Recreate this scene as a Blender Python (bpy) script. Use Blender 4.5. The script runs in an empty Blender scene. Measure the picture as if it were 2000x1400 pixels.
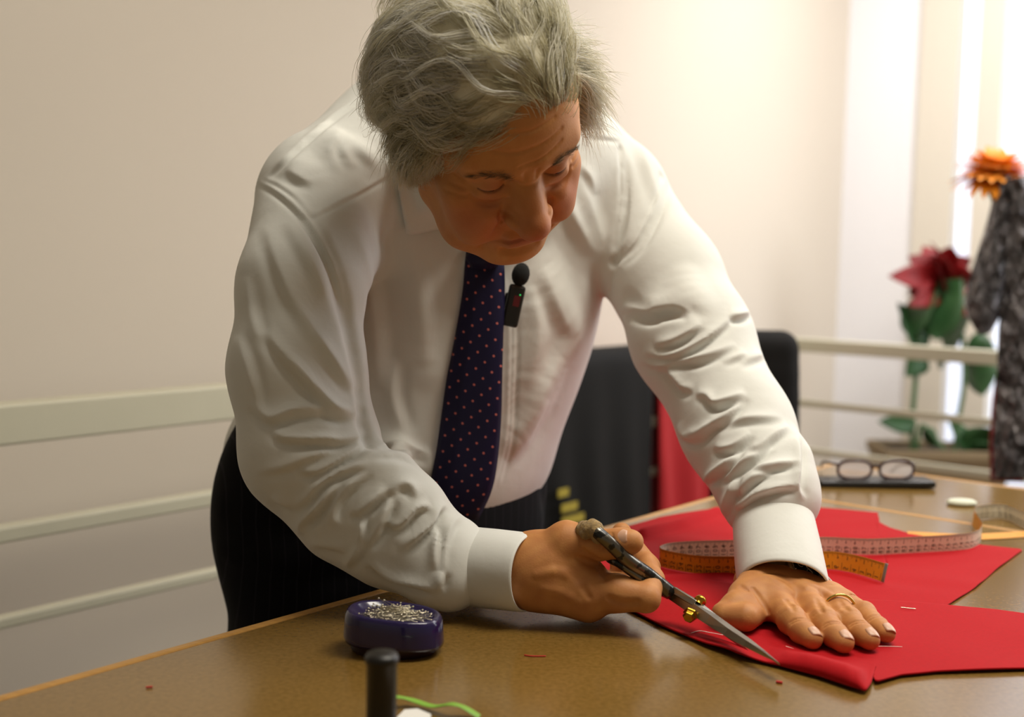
import bpy, math, random
import numpy as np
from mathutils import Vector, Matrix

rng = np.random.default_rng(7)
random.seed(7)
scn = bpy.context.scene
COL = scn.collection

# ------------------------------------------------------------------ camera, world, lights, exposure
FPX = 2300.0
CAM = np.array([0.0, 0.0, 1.24])
PITCH = math.atan(200 / FPX)
ROLL = 0.019
Fw = np.array([0, math.cos(PITCH), -math.sin(PITCH)])
_R0 = np.array([1.0, 0, 0]); _U0 = np.array([0, math.sin(PITCH), math.cos(PITCH)])
Rt = math.cos(ROLL) * _R0 + math.sin(ROLL) * _U0
Up = math.cos(ROLL) * _U0 - math.sin(ROLL) * _R0
cam_d = bpy.data.cameras.new('camera'); cam = bpy.data.objects.new('camera', cam_d); COL.objects.link(cam)
cam_d.sensor_width = 36; cam_d.lens = FPX * 36 / 2000
cam.matrix_world = Matrix(((Rt[0], Up[0], -Fw[0], CAM[0]), (Rt[1], Up[1], -Fw[1], CAM[1]), (Rt[2], Up[2], -Fw[2], CAM[2]), (0, 0, 0, 1)))
cam_d.dof.use_dof = True; cam_d.dof.focus_distance = 1.11; cam_d.dof.aperture_fstop = 3.5
cam_d.clip_start = 0.02
scn.camera = cam

scn.view_settings.view_transform = 'Standard'; scn.view_settings.look = 'None'
scn.view_settings.gamma = 1; scn.view_settings.use_curve_mapping = False
scn.view_settings.exposure = 0.0

W = bpy.data.worlds.new('world'); scn.world = W; W.use_nodes = True
W.node_tree.nodes['Background'].inputs[0].default_value = (1.0, 0.85, 0.64, 1)
W.node_tree.nodes['Background'].inputs[1].default_value = 0.19

def area(name, loc, target, sx, sy, power, col):
    d = bpy.data.lights.new(name, 'AREA'); d.shape = 'RECTANGLE'; d.size = sx; d.size_y = sy
    d.energy = power; d.color = col
    o = bpy.data.objects.new(name, d); COL.objects.link(o); o.location = loc
    v = Vector(target) - Vector(loc); o.rotation_euler = v.to_track_quat('-Z', 'Y').to_euler()
    return o
area('overhead_area_light', (0.75, 1.0, 2.72), (0.75, 1.0, 0), 1.2, 0.6, 36, (1.0, 0.93, 0.80))
area('overhead_area_light', (1.45, 2.75, 2.72), (2.1, 3.2, 1.2), 1.2, 0.6, 72, (1.0, 0.975, 0.975))  # extra unseen lamp, added to brighten the back wall
area('window_daylight', (2.55, 2.55, 1.75), (0.6, 1.9, 0.95), 1.2, 1.6, 31, (0.92, 0.95, 1.0))

# ------------------------------------------------------------------ helpers
def P(px, py, d):                      # a point seen at that photo pixel, d metres along the view axis
    return CAM + d * (Fw + Rt * ((px - 1000) / FPX) - Up * ((py - 700) / FPX))
def PZ(px, py, z):                     # same, but at the height z
    r = Fw + Rt * ((px - 1000) / FPX) - Up * ((py - 700) / FPX)
    return CAM + r * ((z - CAM[2]) / r[2])
def PPL(px, py, n, off):               # same, on a vertical plane n.p = off
    r = Fw + Rt * ((px - 1000) / FPX) - Up * ((py - 700) / FPX)
    t = (off - CAM @ n) / (r @ n)
    return CAM + r * t
def nrm(v):
    v = np.asarray(v, float); return v / (np.linalg.norm(v) + 1e-12)
def lin(h):
    h = h.lstrip('#'); c = [int(h[i:i + 2], 16) / 255 for i in (0, 2, 4)]
    return tuple(x / 12.92 if x <= .04045 else ((x + .055) / 1.055) ** 2.4 for x in c) + (1.0,)
def resample(pts, n):
    pts = np.asarray(pts, float); s = np.r_[0, np.cumsum(np.linalg.norm(np.diff(pts, axis=0), axis=1))]
    t = np.linspace(0, s[-1], n)
    return np.stack([np.interp(t, s, pts[:, k]) for k in range(pts.shape[1])], -1)
def smooth_path(pts, n):               # Catmull-Rom then even spacing
    p = np.asarray(pts, float); p = np.vstack([2 * p[0] - p[1], p, 2 * p[-1] - p[-2]]); out = []
    for i in range(1, len(p) - 2):
        for t in np.linspace(0, 1, 12, endpoint=False):
            a, b, c, d = p[i - 1], p[i], p[i + 1], p[i + 2]
            out.append(.5 * (2 * b + (c - a) * t + (2 * a - 5 * b + 4 * c - d) * t * t + (3 * b - a - 3 * c + d) * t ** 3))
    out.append(p[-2]); return resample(out, n)

def mesh_np(name, v, f, smooth=True):
    v = np.asarray(v, np.float32); me = bpy.data.meshes.new(name)
    groups = f if isinstance(f, (list, tuple)) else [f]
    groups = [np.asarray(g, np.int32) for g in groups if len(g)]
    me.vertices.add(len(v)); me.vertices.foreach_set('co', v.ravel())
    idx = np.concatenate([g.ravel() for g in groups]); tot = np.concatenate([np.full(len(g), g.shape[1], np.int32) for g in groups])
    st = np.r_[0, np.cumsum(tot)[:-1]].astype(np.int32)
    me.loops.add(len(idx)); me.loops.foreach_set('vertex_index', idx)
    me.polygons.add(len(tot)); me.polygons.foreach_set('loop_start', st)
    me.polygons.foreach_set('use_smooth', np.full(len(tot), smooth, bool))
    me.update(calc_edges=True); me.validate(); return me
def vcol(me, name, c):
    a = me.attributes.new(name, 'FLOAT_COLOR', 'POINT'); c = np.asarray(c, np.float32)
    if c.shape[1] == 3: c = np.hstack([c, np.ones((len(c), 1), np.float32)])
    a.data.foreach_set('color', c.ravel())
def link(name, me, mat=None, parent=None, **kw):
    o = bpy.data.objects.new(name, me); COL.objects.link(o)
    if mat is not None:
        for m in (mat if isinstance(mat, (list, tuple)) else [mat]): me.materials.append(m)
    if parent is not None:
        o.parent = parent; o.matrix_parent_inverse = Matrix.Identity(4) if parent.type == 'MESH' and parent.location.length == 0 else parent.matrix_basis.inverted()
    for k, x in kw.items(): o[k] = x
    return o
def empty(name, loc, **kw):
    o = bpy.data.objects.new(name, None); COL.objects.link(o); o.location = loc; o.empty_display_size = .05
    for k, x in kw.items(): o[k] = x
    return o

class MB:                               # collects simple solids into one mesh
    def __init__(s): s.v = []; s.f4 = []; s.f3 = []; s.n = 0
    def add(s, v, f4=(), f3=()):
        v = np.asarray(v, float); s.v.append(v)
        if len(f4): s.f4.append(np.asarray(f4) + s.n)
        if len(f3): s.f3.append(np.asarray(f3) + s.n)
        s.n += len(v); return s
    def box(s, c, ax, ay, az, half):
        c = np.asarray(c, float); A = np.array([nrm(ax), nrm(ay), nrm(az)]); q = []
        for z in (-1, 1):
            for y in (-1, 1):
                for x in (-1, 1): q.append(c + np.array([x * half[0], y * half[1], z * half[2]]) @ A)
        return s.add(q, [(0, 2, 3, 1), (4, 5, 7, 6), (0, 1, 5, 4), (2, 6, 7, 3), (0, 4, 6, 2), (1, 3, 7, 5)])
    def tube(s, pts, r, n=10, caps=True, closed=False, sx=1.0, ref=None):
        pts = np.asarray(pts, float); m = len(pts); r = np.broadcast_to(np.asarray(r, float), (m,))
        T = np.gradient(pts, axis=0) if not closed else np.roll(pts, -1, 0) - np.roll(pts, 1, 0)
        T /= np.linalg.norm(T, axis=1)[:, None] + 1e-12
        u = np.array(ref if ref is not None else ((0, 0, 1) if abs(T[0][2]) < .9 else (1, 0, 0)), float)
        th = np.linspace(0, 2 * np.pi, n, endpoint=False); V = []
        for i in range(m):
            u = nrm(u - T[i] * (u @ T[i])); w = np.cross(T[i], u)
            V.append(pts[i] + r[i] * (np.cos(th)[:, None] * u + sx * np.sin(th)[:, None] * w))
        V = np.concatenate(V); F = []
        for i in range(m if closed else m - 1):
            j = (i + 1) % m
            for k in range(n): F.append((i * n + k, i * n + (k + 1) % n, j * n + (k + 1) % n, j * n + k))
        f3 = []
        if caps and not closed:
            V = np.vstack([V, pts[0], pts[-1]]); a = m * n
            for k in range(n): f3 += [(a, (k + 1) % n, k), (a + 1, (m - 1) * n + k, (m - 1) * n + (k + 1) % n)]
        return s.add(V, F, f3)
    def lathe(s, c, prof, axis=(0, 0, 1), n=28, sx=1.0, sy=1.0, ref=(1, 0, 0)):
        c = np.asarray(c, float); z = nrm(axis); x = nrm(np.asarray(ref, float) - z * (np.asarray(ref, float) @ z)); y = np.cross(z, x)
        th = np.linspace(0, 2 * np.pi, n, endpoint=False); V = []
        for r, h in prof: V.append(c + z * h + r * (sx * np.cos(th)[:, None] * x + sy * np.sin(th)[:, None] * y))
        V = np.concatenate(V); F = []
        for i in range(len(prof) - 1):
            for k in range(n): F.append((i * n + k, i * n + (k + 1) % n, (i + 1) * n + (k + 1) % n, (i + 1) * n + k))
        return s.add(V, F)
    def ball(s, c, r, n=10, axes=None):
        prof = [(math.sin(t) + 1e-6, -math.cos(t)) for t in np.linspace(0, math.pi, n)]
        z = len(s.v); s.lathe((0, 0, 0), prof, n=n * 2)
        r = np.broadcast_to(np.asarray(r, float), (3,)); v = s.v[z] * r
        if axes is not None: v = v @ np.array(axes)
        s.v[z] = v + np.asarray(c, float); return s
    def mesh(s, name, smooth=True):
        g = []
        if s.f4: g.append(np.concatenate(s.f4))
        if s.f3: g.append(np.concatenate(s.f3))
        return mesh_np(name, np.concatenate(s.v), g, smooth)
    def build(s, name, mat, parent=None, smooth=True, bevel=0, **kw):
        o = link(name, s.mesh(name, smooth), mat, parent, **kw)
        if bevel:
            b = o.modifiers.new('bevel', 'BEVEL'); b.width = bevel; b.segments = 2; b.limit_method = 'ANGLE'; b.angle_limit = .6
        return o

def grid_faces(a, b, closed_v=False):
    i, j = np.meshgrid(np.arange(a - 1), np.arange(b if closed_v else b - 1), indexing='ij'); k = (j + 1) % b
    return np.stack([i * b + j, (i + 1) * b + j, (i + 1) * b + k, i * b + k], -1).reshape(-1, 4)

class Vol:                              # signed-distance sculpting block, meshed with surface nets
    def __init__(s, lo, hi, h):
        s.lo = np.array(lo, float); s.h = h; s.n = np.ceil((np.array(hi) - s.lo) / h).astype(int) + 1
        s.D = np.full(tuple(s.n), 0.5, np.float32)
        s.ax = [(s.lo[k] + h * np.arange(s.n[k])).astype(np.float32) for k in range(3)]
    def blk(s, lo, hi):
        a = np.clip(np.floor((np.asarray(lo) - s.lo) / s.h).astype(int), 0, s.n); b = np.clip(np.ceil((np.asarray(hi) - s.lo) / s.h).astype(int) + 1, 0, s.n)
        sl = tuple(slice(i, j) for i, j in zip(a, b))
        if any(j <= i for i, j in zip(a, b)): return None, None
        return sl, (s.ax[0][sl[0]][:, None, None], s.ax[1][sl[1]][None, :, None], s.ax[2][sl[2]][None, None, :])
    def comb(s, sl, d, k, sub):
        a = s.D[sl]
        if sub:
            b = -d; h = np.maximum(k - np.abs(a - b), 0) / max(k, 1e-6); s.D[sl] = np.maximum(a, b) + h * h * k * .25
        else:
            h = np.maximum(k - np.abs(a - d), 0) / max(k, 1e-6); s.D[sl] = np.minimum(a, d) - h * h * k * .25
    def rc(s, a, b, ra, rb=None, k=.01, sub=False):
        rb = ra if rb is None else rb; a = np.asarray(a, float); b = np.asarray(b, float)
        m = max(ra, rb) + k + 3 * s.h
        sl, X = s.blk(np.minimum(a, b) - m, np.maximum(a, b) + m)
        if sl is None: return s
        ab = b - a; L = ab @ ab + 1e-12
        t = np.clip(((X[0] - a[0]) * ab[0] + (X[1] - a[1]) * ab[1] + (X[2] - a[2]) * ab[2]) / L, 0, 1)
        d = np.sqrt((X[0] - a[0] - t * ab[0]) ** 2 + (X[1] - a[1] - t * ab[1]) ** 2 + (X[2] - a[2] - t * ab[2]) ** 2) - (ra + (rb - ra) * t)
        s.comb(sl, d.astype(np.float32), k, sub); return s
    def chain(s, pts, rs, k=.01, sub=False):
        rs = np.broadcast_to(np.asarray(rs, float), (len(pts),))
        for i in range(len(pts) - 1): s.rc(pts[i], pts[i + 1], rs[i], rs[i + 1], k, sub)
        return s
    def chain1(s, pts, rs, k=.01, sub=False):   # hard union of the chain first, then one blend
        pts = np.asarray(pts, float); rs = np.broadcast_to(np.asarray(rs, float), (len(pts),)); m = rs.max() + k + 3 * s.h
        sl, X = s.blk(pts.min(0) - m, pts.max(0) + m)
        if sl is None: return s
        d = None
        for i in range(len(pts) - 1):
            a, b = pts[i], pts[i + 1]; ab = b - a; L = ab @ ab + 1e-12
            t = np.clip(((X[0] - a[0]) * ab[0] + (X[1] - a[1]) * ab[1] + (X[2] - a[2]) * ab[2]) / L, 0, 1)
            e = np.sqrt((X[0] - a[0] - t * ab[0]) ** 2 + (X[1] - a[1] - t * ab[1]) ** 2 + (X[2] - a[2] - t * ab[2]) ** 2) - (rs[i] + (rs[i + 1] - rs[i]) * t)
            d = e if d is None else np.minimum(d, e)
        s.comb(sl, d.astype(np.float32), k, sub); return s
    def ell(s, c, r, R=None, k=.01, sub=False):  # R rows: the three axes
        c = np.asarray(c, float); r = np.asarray(r, float); R = np.eye(3) if R is None else np.asarray(R, float)
        ext = np.sqrt(((R * r[:, None]) ** 2).sum(0)) + k + 3 * s.h
        sl, X = s.blk(c - ext, c + ext)
        if sl is None: return s
        q = [(X[0] - c[0]) * R[i, 0] + (X[1] - c[1]) * R[i, 1] + (X[2] - c[2]) * R[i, 2] for i in range(3)]
        k0 = np.sqrt(sum((q[i] / r[i]) ** 2 for i in range(3))); k1 = np.sqrt(sum((q[i] / r[i] ** 2) ** 2 for i in range(3))) + 1e-9
        s.comb(sl, (k0 * (k0 - 1) / k1).astype(np.float32), k, sub); return s
    def half(s, p, n, k=.002):                   # keep only the side the normal points away from
        n = nrm(n); X = (s.ax[0][:, None, None], s.ax[1][None, :, None], s.ax[2][None, None, :])
        d = sum((X[i] - p[i]) * n[i] for i in range(3)); s.D = np.maximum(s.D, d.astype(np.float32)); return s
    def sample(s, p):
        g = (np.asarray(p) - s.lo) / s.h; i = np.clip(np.floor(g).astype(int), 0, s.n - 2); t = np.clip(g - i, 0, 1); o = 0
        for a in (0, 1):
            for b in (0, 1):
                for c in (0, 1):
                    w = (t[..., 0] if a else 1 - t[..., 0]) * (t[..., 1] if b else 1 - t[..., 1]) * (t[..., 2] if c else 1 - t[..., 2])
                    o = o + w * s.D[i[..., 0] + a, i[..., 1] + b, i[..., 2] + c]
        return o
    def grad(s, p, e=None):
        e = e or s.h; p = np.asarray(p, float)
        g = np.stack([s.sample(p + e * np.eye(3)[k]) - s.sample(p - e * np.eye(3)[k]) for k in range(3)], -1)
        return g / (np.linalg.norm(g, axis=-1)[..., None] + 1e-9)
    def ray(s, px, py, d0=.75, d1=2.0, step=.0015):
        ds = np.arange(d0, d1, step); r = Fw + Rt * ((px - 1000) / FPX) - Up * ((py - 700) / FPX)
        p = CAM + ds[:, None] * r; inb = ((p > s.lo) & (p < s.lo + s.h * (s.n - 1))).all(1)
        v = np.where(inb, s.sample(p), 1.0); w = np.where(v < 0)[0]
        return ds[w[0]] if len(w) else None
    def fold(s, pix, r=.010, lift=.004, k=.014, sub=False, step=12, taper=True):
        q = smooth_path(pix, max(4, int(np.linalg.norm(np.diff(np.array(pix, float), axis=0), axis=1).sum() / step)))
        ds = [s.ray(x, y) for x, y in q]; good = [i for i, d in enumerate(ds) if d is not None]
        if len(good) < 3: return s
        dd = np.interp(np.arange(len(q)), good, [ds[i] for i in good])
        pts = np.array([P(x, y, d) for (x, y), d in zip(q, dd)]); g = s.grad(pts, .012)
        n = len(pts); tp = np.sin(np.linspace(.12, np.pi - .12, n)) ** .5 if taper else np.ones(n)
        if sub: pts = pts + g * ((r - lift) * 1.0); rr = r * (.35 + .65 * tp)
        else: pts = pts - g * (r - lift) * np.ones((n, 1)); rr = r * (.35 + .65 * tp)
        return s.chain1(pts, rr, k, sub)
    def nets(s):
        D = s.D; neg = D < 0; n = s.n
        cnt = np.zeros((n[0] - 1, n[1] - 1, n[2] - 1), np.uint8)
        for a in (0, 1):
            for b in (0, 1):
                for c in (0, 1): cnt += neg[a:n[0] - 1 + a, b:n[1] - 1 + b, c:n[2] - 1 + c]
        I = np.argwhere((cnt > 0) & (cnt < 8)); del cnt
        vid = np.full((n[0] - 1, n[1] - 1, n[2] - 1), -1, np.int32); vid[I[:, 0], I[:, 1], I[:, 2]] = np.arange(len(I))
        cor = {(a, b, c): D[I[:, 0] + a, I[:, 1] + b, I[:, 2] + c] for a in (0, 1) for b in (0, 1) for c in (0, 1)}
        acc = np.zeros((len(I), 3)); num = np.zeros(len(I))
        for k in range(3):
            for u in (0, 1):
                for w in (0, 1):
                    a = [u, w]; a.insert(k, 0); b = [u, w]; b.insert(k, 1); va, vb = cor[tuple(a)], cor[tuple(b)]
                    m = (va < 0) != (vb < 0); t = np.where(m, va / np.where(m, va - vb, 1), 0)
                    p = np.tile(np.array(a, float), (len(I), 1)); p[:, k] = t; acc += p * m[:, None]; num += m
        V = s.lo + s.h * (I + acc / num[:, None]); F = []
        for k in range(3):
            u, w = [(1, 2), (2, 0), (0, 1)][k]
            sa = [slice(0, m) for m in n]; sa[k] = slice(0, n[k] - 1); sb = [slice(0, m) for m in n]; sb[k] = slice(1, n[k])
            ch = neg[tuple(sa)] != neg[tuple(sb)]; E = np.argwhere(ch)
            E = E[(E[:, u] > 0) & (E[:, w] > 0) & (E[:, u] < n[u] - 1) & (E[:, w] < n[w] - 1)]
            fl = neg[E[:, 0], E[:, 1], E[:, 2]]; q = []
            for du, dw in ((-1, -1), (0, -1), (0, 0), (-1, 0)):
                c = E.copy(); c[:, u] += du; c[:, w] += dw; q.append(vid[c[:, 0], c[:, 1], c[:, 2]])
            q = np.stack(q, -1); q[~fl] = q[~fl][:, ::-1]; F.append(q)
        return V, np.concatenate(F)

# ------------------------------------------------------------------ materials
def mat(name, col, rough=.6, metal=0., spec=.5, noise=None, bump=None, coat=0., sheen=0., attr=None, sss=0., emit=None, trans=0., alpha=1.):
    """noise=(scale, amount, colour2, detail, stretch)   bump=(scale, strength, distance, stretch)"""
    m = bpy.data.materials.new(name); m.use_nodes = True; nt = m.node_tree; b = nt.nodes['Principled BSDF']
    c = lin(col) if isinstance(col, str) else col
    b.inputs['Base Color'].default_value = c; b.inputs['Roughness'].default_value = rough; b.inputs['Metallic'].default_value = metal
    b.inputs['Specular IOR Level'].default_value = spec; b.inputs['Coat Weight'].default_value = coat; b.inputs['Sheen Weight'].default_value = sheen
    b.inputs['Transmission Weight'].default_value = trans; b.inputs['Alpha'].default_value = alpha
    if sss: b.inputs['Subsurface Weight'].default_value = sss; b.inputs['Subsurface Radius'].default_value = (.006, .0025, .0012); b.inputs['Subsurface Scale'].default_value = 1
    L = nt.links; src = None
    if attr:
        a = nt.nodes.new('ShaderNodeAttribute'); a.attribute_name = attr; src = a.outputs['Color']
    tc = nt.nodes.new('ShaderNodeTexCoord')
    def coords(st):
        if st is None: return tc.outputs['Object']
        mp = nt.nodes.new('ShaderNodeMapping'); mp.inputs['Scale'].default_value = st; L.new(tc.outputs['Object'], mp.inputs[0]); return mp.outputs[0]
    if noise:
        sc, am, c2, det, st = (list(noise) + [None] * 5)[:5]
        n = nt.nodes.new('ShaderNodeTexNoise'); n.inputs['Scale'].default_value = sc; n.inputs['Detail'].default_value = det or 4; L.new(coords(st), n.inputs['Vector'])
        r = nt.nodes.new('ShaderNodeMapRange'); r.inputs['From Min'].default_value = .35; r.inputs['From Max'].default_value = .68; r.inputs['To Max'].default_value = am; L.new(n.outputs['Fac'], r.inputs['Value'])
        mx = nt.nodes.new('ShaderNodeMix'); mx.data_type = 'RGBA'; L.new(r.outputs[0], mx.inputs['Factor'])
        if src is not None: L.new(src, mx.inputs['A'])
        else: mx.inputs['A'].default_value = c
        mx.inputs['B'].default_value = lin(c2) if isinstance(c2, str) else c2; src = mx.outputs['Result']
    if src is not None: L.new(src, b.inputs['Base Color'])
    if bump:
        sc, stg, dist, st = (list(bump) + [None] * 4)[:4]
        n = nt.nodes.new('ShaderNodeTexNoise'); n.inputs['Scale'].default_value = sc; n.inputs['Detail'].default_value = 5; L.new(coords(st), n.inputs['Vector'])
        bp = nt.nodes.new('ShaderNodeBump'); bp.inputs['Strength'].default_value = stg; bp.inputs['Distance'].default_value = dist or .001
        L.new(n.outputs['Fac'], bp.inputs['Height']); L.new(bp.outputs[0], b.inputs['Normal'])
    if emit: b.inputs['Emission Color'].default_value = lin(emit[0]); b.inputs['Emission Strength'].default_value = emit[1]
    return m

M = {}
M['wall'] = mat('wall_paint', '#d3c9ba', .9, noise=(1.5, .25, '#d0c4b6'), bump=(60, .05, .001))
M['wall_lit'] = mat('wall_paint_lit', '#edecee', .9, bump=(60, .05, .001))  # lit copy of the wall paint: window brightness put into the colour
M['floor'] = mat('floor_lino', '#8d8478', .5, noise=(4, .5, '#7b7368'))
M['ceiling'] = mat('ceiling_paint', '#e9e4da', .9)
M['rail'] = mat('rail_paint', '#c6c2ac', .42, noise=(9, .3, '#bab69e'), bump=(40, .05, .001))
M['table'] = mat('table_board', '#80622f',   .20, spec=.75, noise=(220, .55, '#604819', 6, (1, 1, 1)), bump=(400, .06, .0003))
M['edge'] = mat('table_edge_wood', '#b98a45', .4, noise=(30, .5, '#9a6d2f', 4, (1, 6, 6)))
M['steel'] = mat('table_leg_steel', '#3b3a38', .4, .6)
M['shirt'] = mat('white_shirt_cotton', '#dedfda', .78, spec=.2, sheen=.05, bump=(38, .22, .004))
M['stitch'] = mat('shirt_stitching', '#e4e0d3', .8)
M['trouser'] = None
M['skin'] = mat('skin', '#b97a4a', .56, spec=.35, attr='tone', noise=(90, .30, '#a9683a', 5), bump=(520, .20, .0008), sss=.10)
M['nail'] = mat('fingernail', '#d0a084', .38, sss=.1)
M['hair'] = mat('hair_base', '#8d8563', .6, attr='tone', bump=(160, .5, .003, (1, 1, .35)))
M['strand'] = mat('hair_strand', '#c9c4a4', .42, spec=.45, attr='tone')
def _strand():
    m = M['strand']; nt = m.node_tree; L = nt.links; b = nt.nodes['Principled BSDF']; o = nt.nodes['Material Output']; a = [n for n in nt.nodes if n.type == 'ATTRIBUTE'][0]
    t = nt.nodes.new('ShaderNodeBsdfTranslucent'); L.new(a.outputs['Color'], t.inputs[0]); x = nt.nodes.new('ShaderNodeMixShader'); x.inputs[0].default_value = .55
    L.new(b.outputs[0], x.inputs[1]); L.new(t.outputs[0], x.inputs[2]); L.new(x.outputs[0], o.inputs[0])
_strand()
M['red'] = mat('red_wool', '#ae0c16', .85, spec=.2, noise=(350, .35, '#990a12', 3), bump=(900, .2, .0005))
M['red2'] = mat('red_cloth_dark', '#a00a12', .85)
M['black'] = mat('black_plastic', '#14120f', .4)
M['foam'] = mat('black_foam', '#0f1110', .95, bump=(700, .8, .001))
M['chrome'] = mat('polished_steel', '#c9c6bf', .2, 1.)
M['blade'] = mat('ground_steel', '#a3a097', .33, 1., bump=(300, .08, .0004, (1, 1, 8)))
M['handle'] = mat('worn_black_enamel', '#15130f', .3, .3, coat=.2)
M['brass'] = mat('brass', '#c79a35', .25, 1.)
M['gold'] = mat('gold', '#e3c26a', .18, 1.)
M['wrap'] = mat('thumb_wrap', '#a58a5a', .85, noise=(220, .7, '#6f6252'), bump=(260, .8, .002))
M['purple'] = mat('purple_plastic', '#1e1546', .18, coat=.4)
M['maroon'] = mat('dark_maroon_plastic', '#2a1418', .35)
M['pin'] = mat('pin_steel', '#cfc8b2', .22, 1.)
M['tape_y'] = mat('tape_yellow', '#d9930f', .5, noise=(120, .3, '#c98208'))
M['tape_w'] = mat('tape_white', '#e6ddc6', .5)
M['ink'] = mat('tape_ink', '#3a2a12', .6)
M['green_rib'] = mat('green_ribbon', '#7fae3e', .4)
M['white'] = mat('white_paper', '#e4e2dc', .7)
M['chalk'] = mat('tailor_chalk', '#d8dcc8', .8)
M['leaf'] = mat('leaf_green', '#264c22', .5, noise=(14, .6, '#183618'))
M['stem'] = mat('stem_green', '#3c5a34', .5)
M['flower_red'] = mat('red_petal', '#86090e', .55, noise=(20, .5, '#5a070a'))
M['orange'] = mat('orange_petal', '#f59a18', .5, noise=(40, .4, '#e8820e'))
M['pot'] = mat('pot_terracotta', '#7c6a4e', .7, noise=(8, .3, '#6b5a40'))
M['soil'] = mat('soil', '#2c2118', .95, bump=(90, .8, .006))
M['chair'] = mat('chair_black_fabric', '#0f0d0c', .8, spec=.25, bump=(500, .3, .0008))
M['bag'] = mat('garment_bag_black', '#0b0a09', .75, spec=.25, noise=(5, .3, '#100e0d'))
M['yellow_print'] = mat('yellow_print', '#a4922e', .6)
M['pane'] = mat('bright_window_pane', '#dfe6f2', .3, emit=('#dfe8ff', .85))
M['frame'] = mat('window_frame_cream', '#d3cbbc', .5)
M['silver'] = mat('silver_cellophane', '#7d797b', .14, .7, noise=(16, .75, '#1d171b'), bump=(38, .9, .02))
M['redfoil'] = mat('red_foil', '#8e1020', .3, .3, bump=(30, .8, .02))
M['dial'] = mat('watch_dial', '#0c0d0f', .25, coat=.6)
M['eye'] = mat('eye_dark_iris', '#43322a', .2)
M['lash'] = mat('brow_hair', '#3f3122', .7)
M['glass'] = mat('spectacle_lens', '#efeaf0', .12, trans=.55)
M['horn'] = mat('spectacle_frame', '#3a1f26', .25)

def node_tie():
    m = mat('navy_dotted_silk', '#0f0c33', .6, spec=.3); nt = m.node_tree; L = nt.links; b = nt.nodes['Principled BSDF']
    uv = nt.nodes.new('ShaderNodeUVMap'); uv.uv_map = 'UVMap'; sp = nt.nodes.new('ShaderNodeSeparateXYZ'); L.new(uv.outputs[0], sp.inputs[0])
    def mth(op, a, bb=None):
        n = nt.nodes.new('ShaderNodeMath'); n.operation = op
        for i, x in enumerate((a, bb)):
            if x is None: continue
            if isinstance(x, (int, float)): n.inputs[i].default_value = x
            else: L.new(x, n.inputs[i])
        return n.outputs[0]
    S = 1 / .0180                      # dots in a staggered (diagonal) grid, spacing in metres
    u = mth('MULTIPLY', sp.outputs[0], S); v = mth('MULTIPLY', sp.outputs[1], S)
    a = mth('ADD', u, v); c = mth('SUBTRACT', v, u)
    fa = mth('SUBTRACT', mth('FRACT', a), .5); fc = mth('SUBTRACT', mth('FRACT', c), .5)
    r = mth('SQRT', mth('ADD', mth('MULTIPLY', fa, fa), mth('MULTIPLY', fc, fc)))
    k = mth('LESS_THAN', r, .104)
    mx = nt.nodes.new('ShaderNodeMix'); mx.data_type = 'RGBA'; L.new(k, mx.inputs['Factor']); mx.inputs['A'].default_value = lin('#0f0b33'); mx.inputs['B'].default_value = lin('#c06a62')
    L.new(mx.outputs['Result'], b.inputs['Base Color']); return m
M['tie'] = node_tie()
def node_trouser():
    m = mat('navy_pinstripe_wool', '#07060a', .9, spec=.2); nt = m.node_tree; L = nt.links; b = nt.nodes['Principled BSDF']
    tc = nt.nodes.new('ShaderNodeTexCoord'); mp = nt.nodes.new('ShaderNodeMapping'); mp.inputs['Rotation'].default_value = (0, 0, -math.radians(25)); L.new(tc.outputs['Object'], mp.inputs[0])
    sp = nt.nodes.new('ShaderNodeSeparateXYZ'); L.new(mp.outputs[0], sp.inputs[0])
    a = nt.nodes.new('ShaderNodeMath'); a.operation = 'MULTIPLY'; a.inputs[1].default_value = 1 / .013; L.new(sp.outputs[0], a.inputs[0])
    f = nt.nodes.new('ShaderNodeMath'); f.operation = 'FRACT'; L.new(a.outputs[0], f.inputs[0])
    g = nt.nodes.new('ShaderNodeMath'); g.operation = 'LESS_THAN'; g.inputs[1].default_value = .10; L.new(f.outputs[0], g.inputs[0])
    mx = nt.nodes.new('ShaderNodeMix'); mx.data_type = 'RGBA'; L.new(g.outputs[0], mx.inputs['Factor']); mx.inputs['A'].default_value = lin('#07060a'); mx.inputs['B'].default_value = lin('#1b181e')
    L.new(mx.outputs['Result'], b.inputs['Base Color']); return m
M['trouser'] = node_trouser()
def node_handle():
    m = mat('worn_black_enamel', '#15130f', .28, .6); nt = m.node_tree; L = nt.links; b = nt.nodes['Principled BSDF']
    tc = nt.nodes.new('ShaderNodeTexCoord'); n = nt.nodes.new('ShaderNodeTexNoise'); n.inputs['Scale'].default_value = 75; n.inputs['Detail'].default_value = 3; L.new(tc.outputs['Object'], n.inputs['Vector'])
    r = nt.nodes.new('ShaderNodeMapRange'); r.inputs['From Min'].default_value = .46; r.inputs['From Max'].default_value = .49; L.new(n.outputs['Fac'], r.inputs['Value'])
    mx = nt.nodes.new('ShaderNodeMix'); mx.data_type = 'RGBA'; L.new(r.outputs[0], mx.inputs['Factor']); mx.inputs['A'].default_value = lin('#12100c'); mx.inputs['B'].default_value = lin('#77736a')
    L.new(mx.outputs['Result'], b.inputs['Base Color']); L.new(r.outputs[0], b.inputs['Metallic']); return m
M['handle'] = node_handle()

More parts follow.
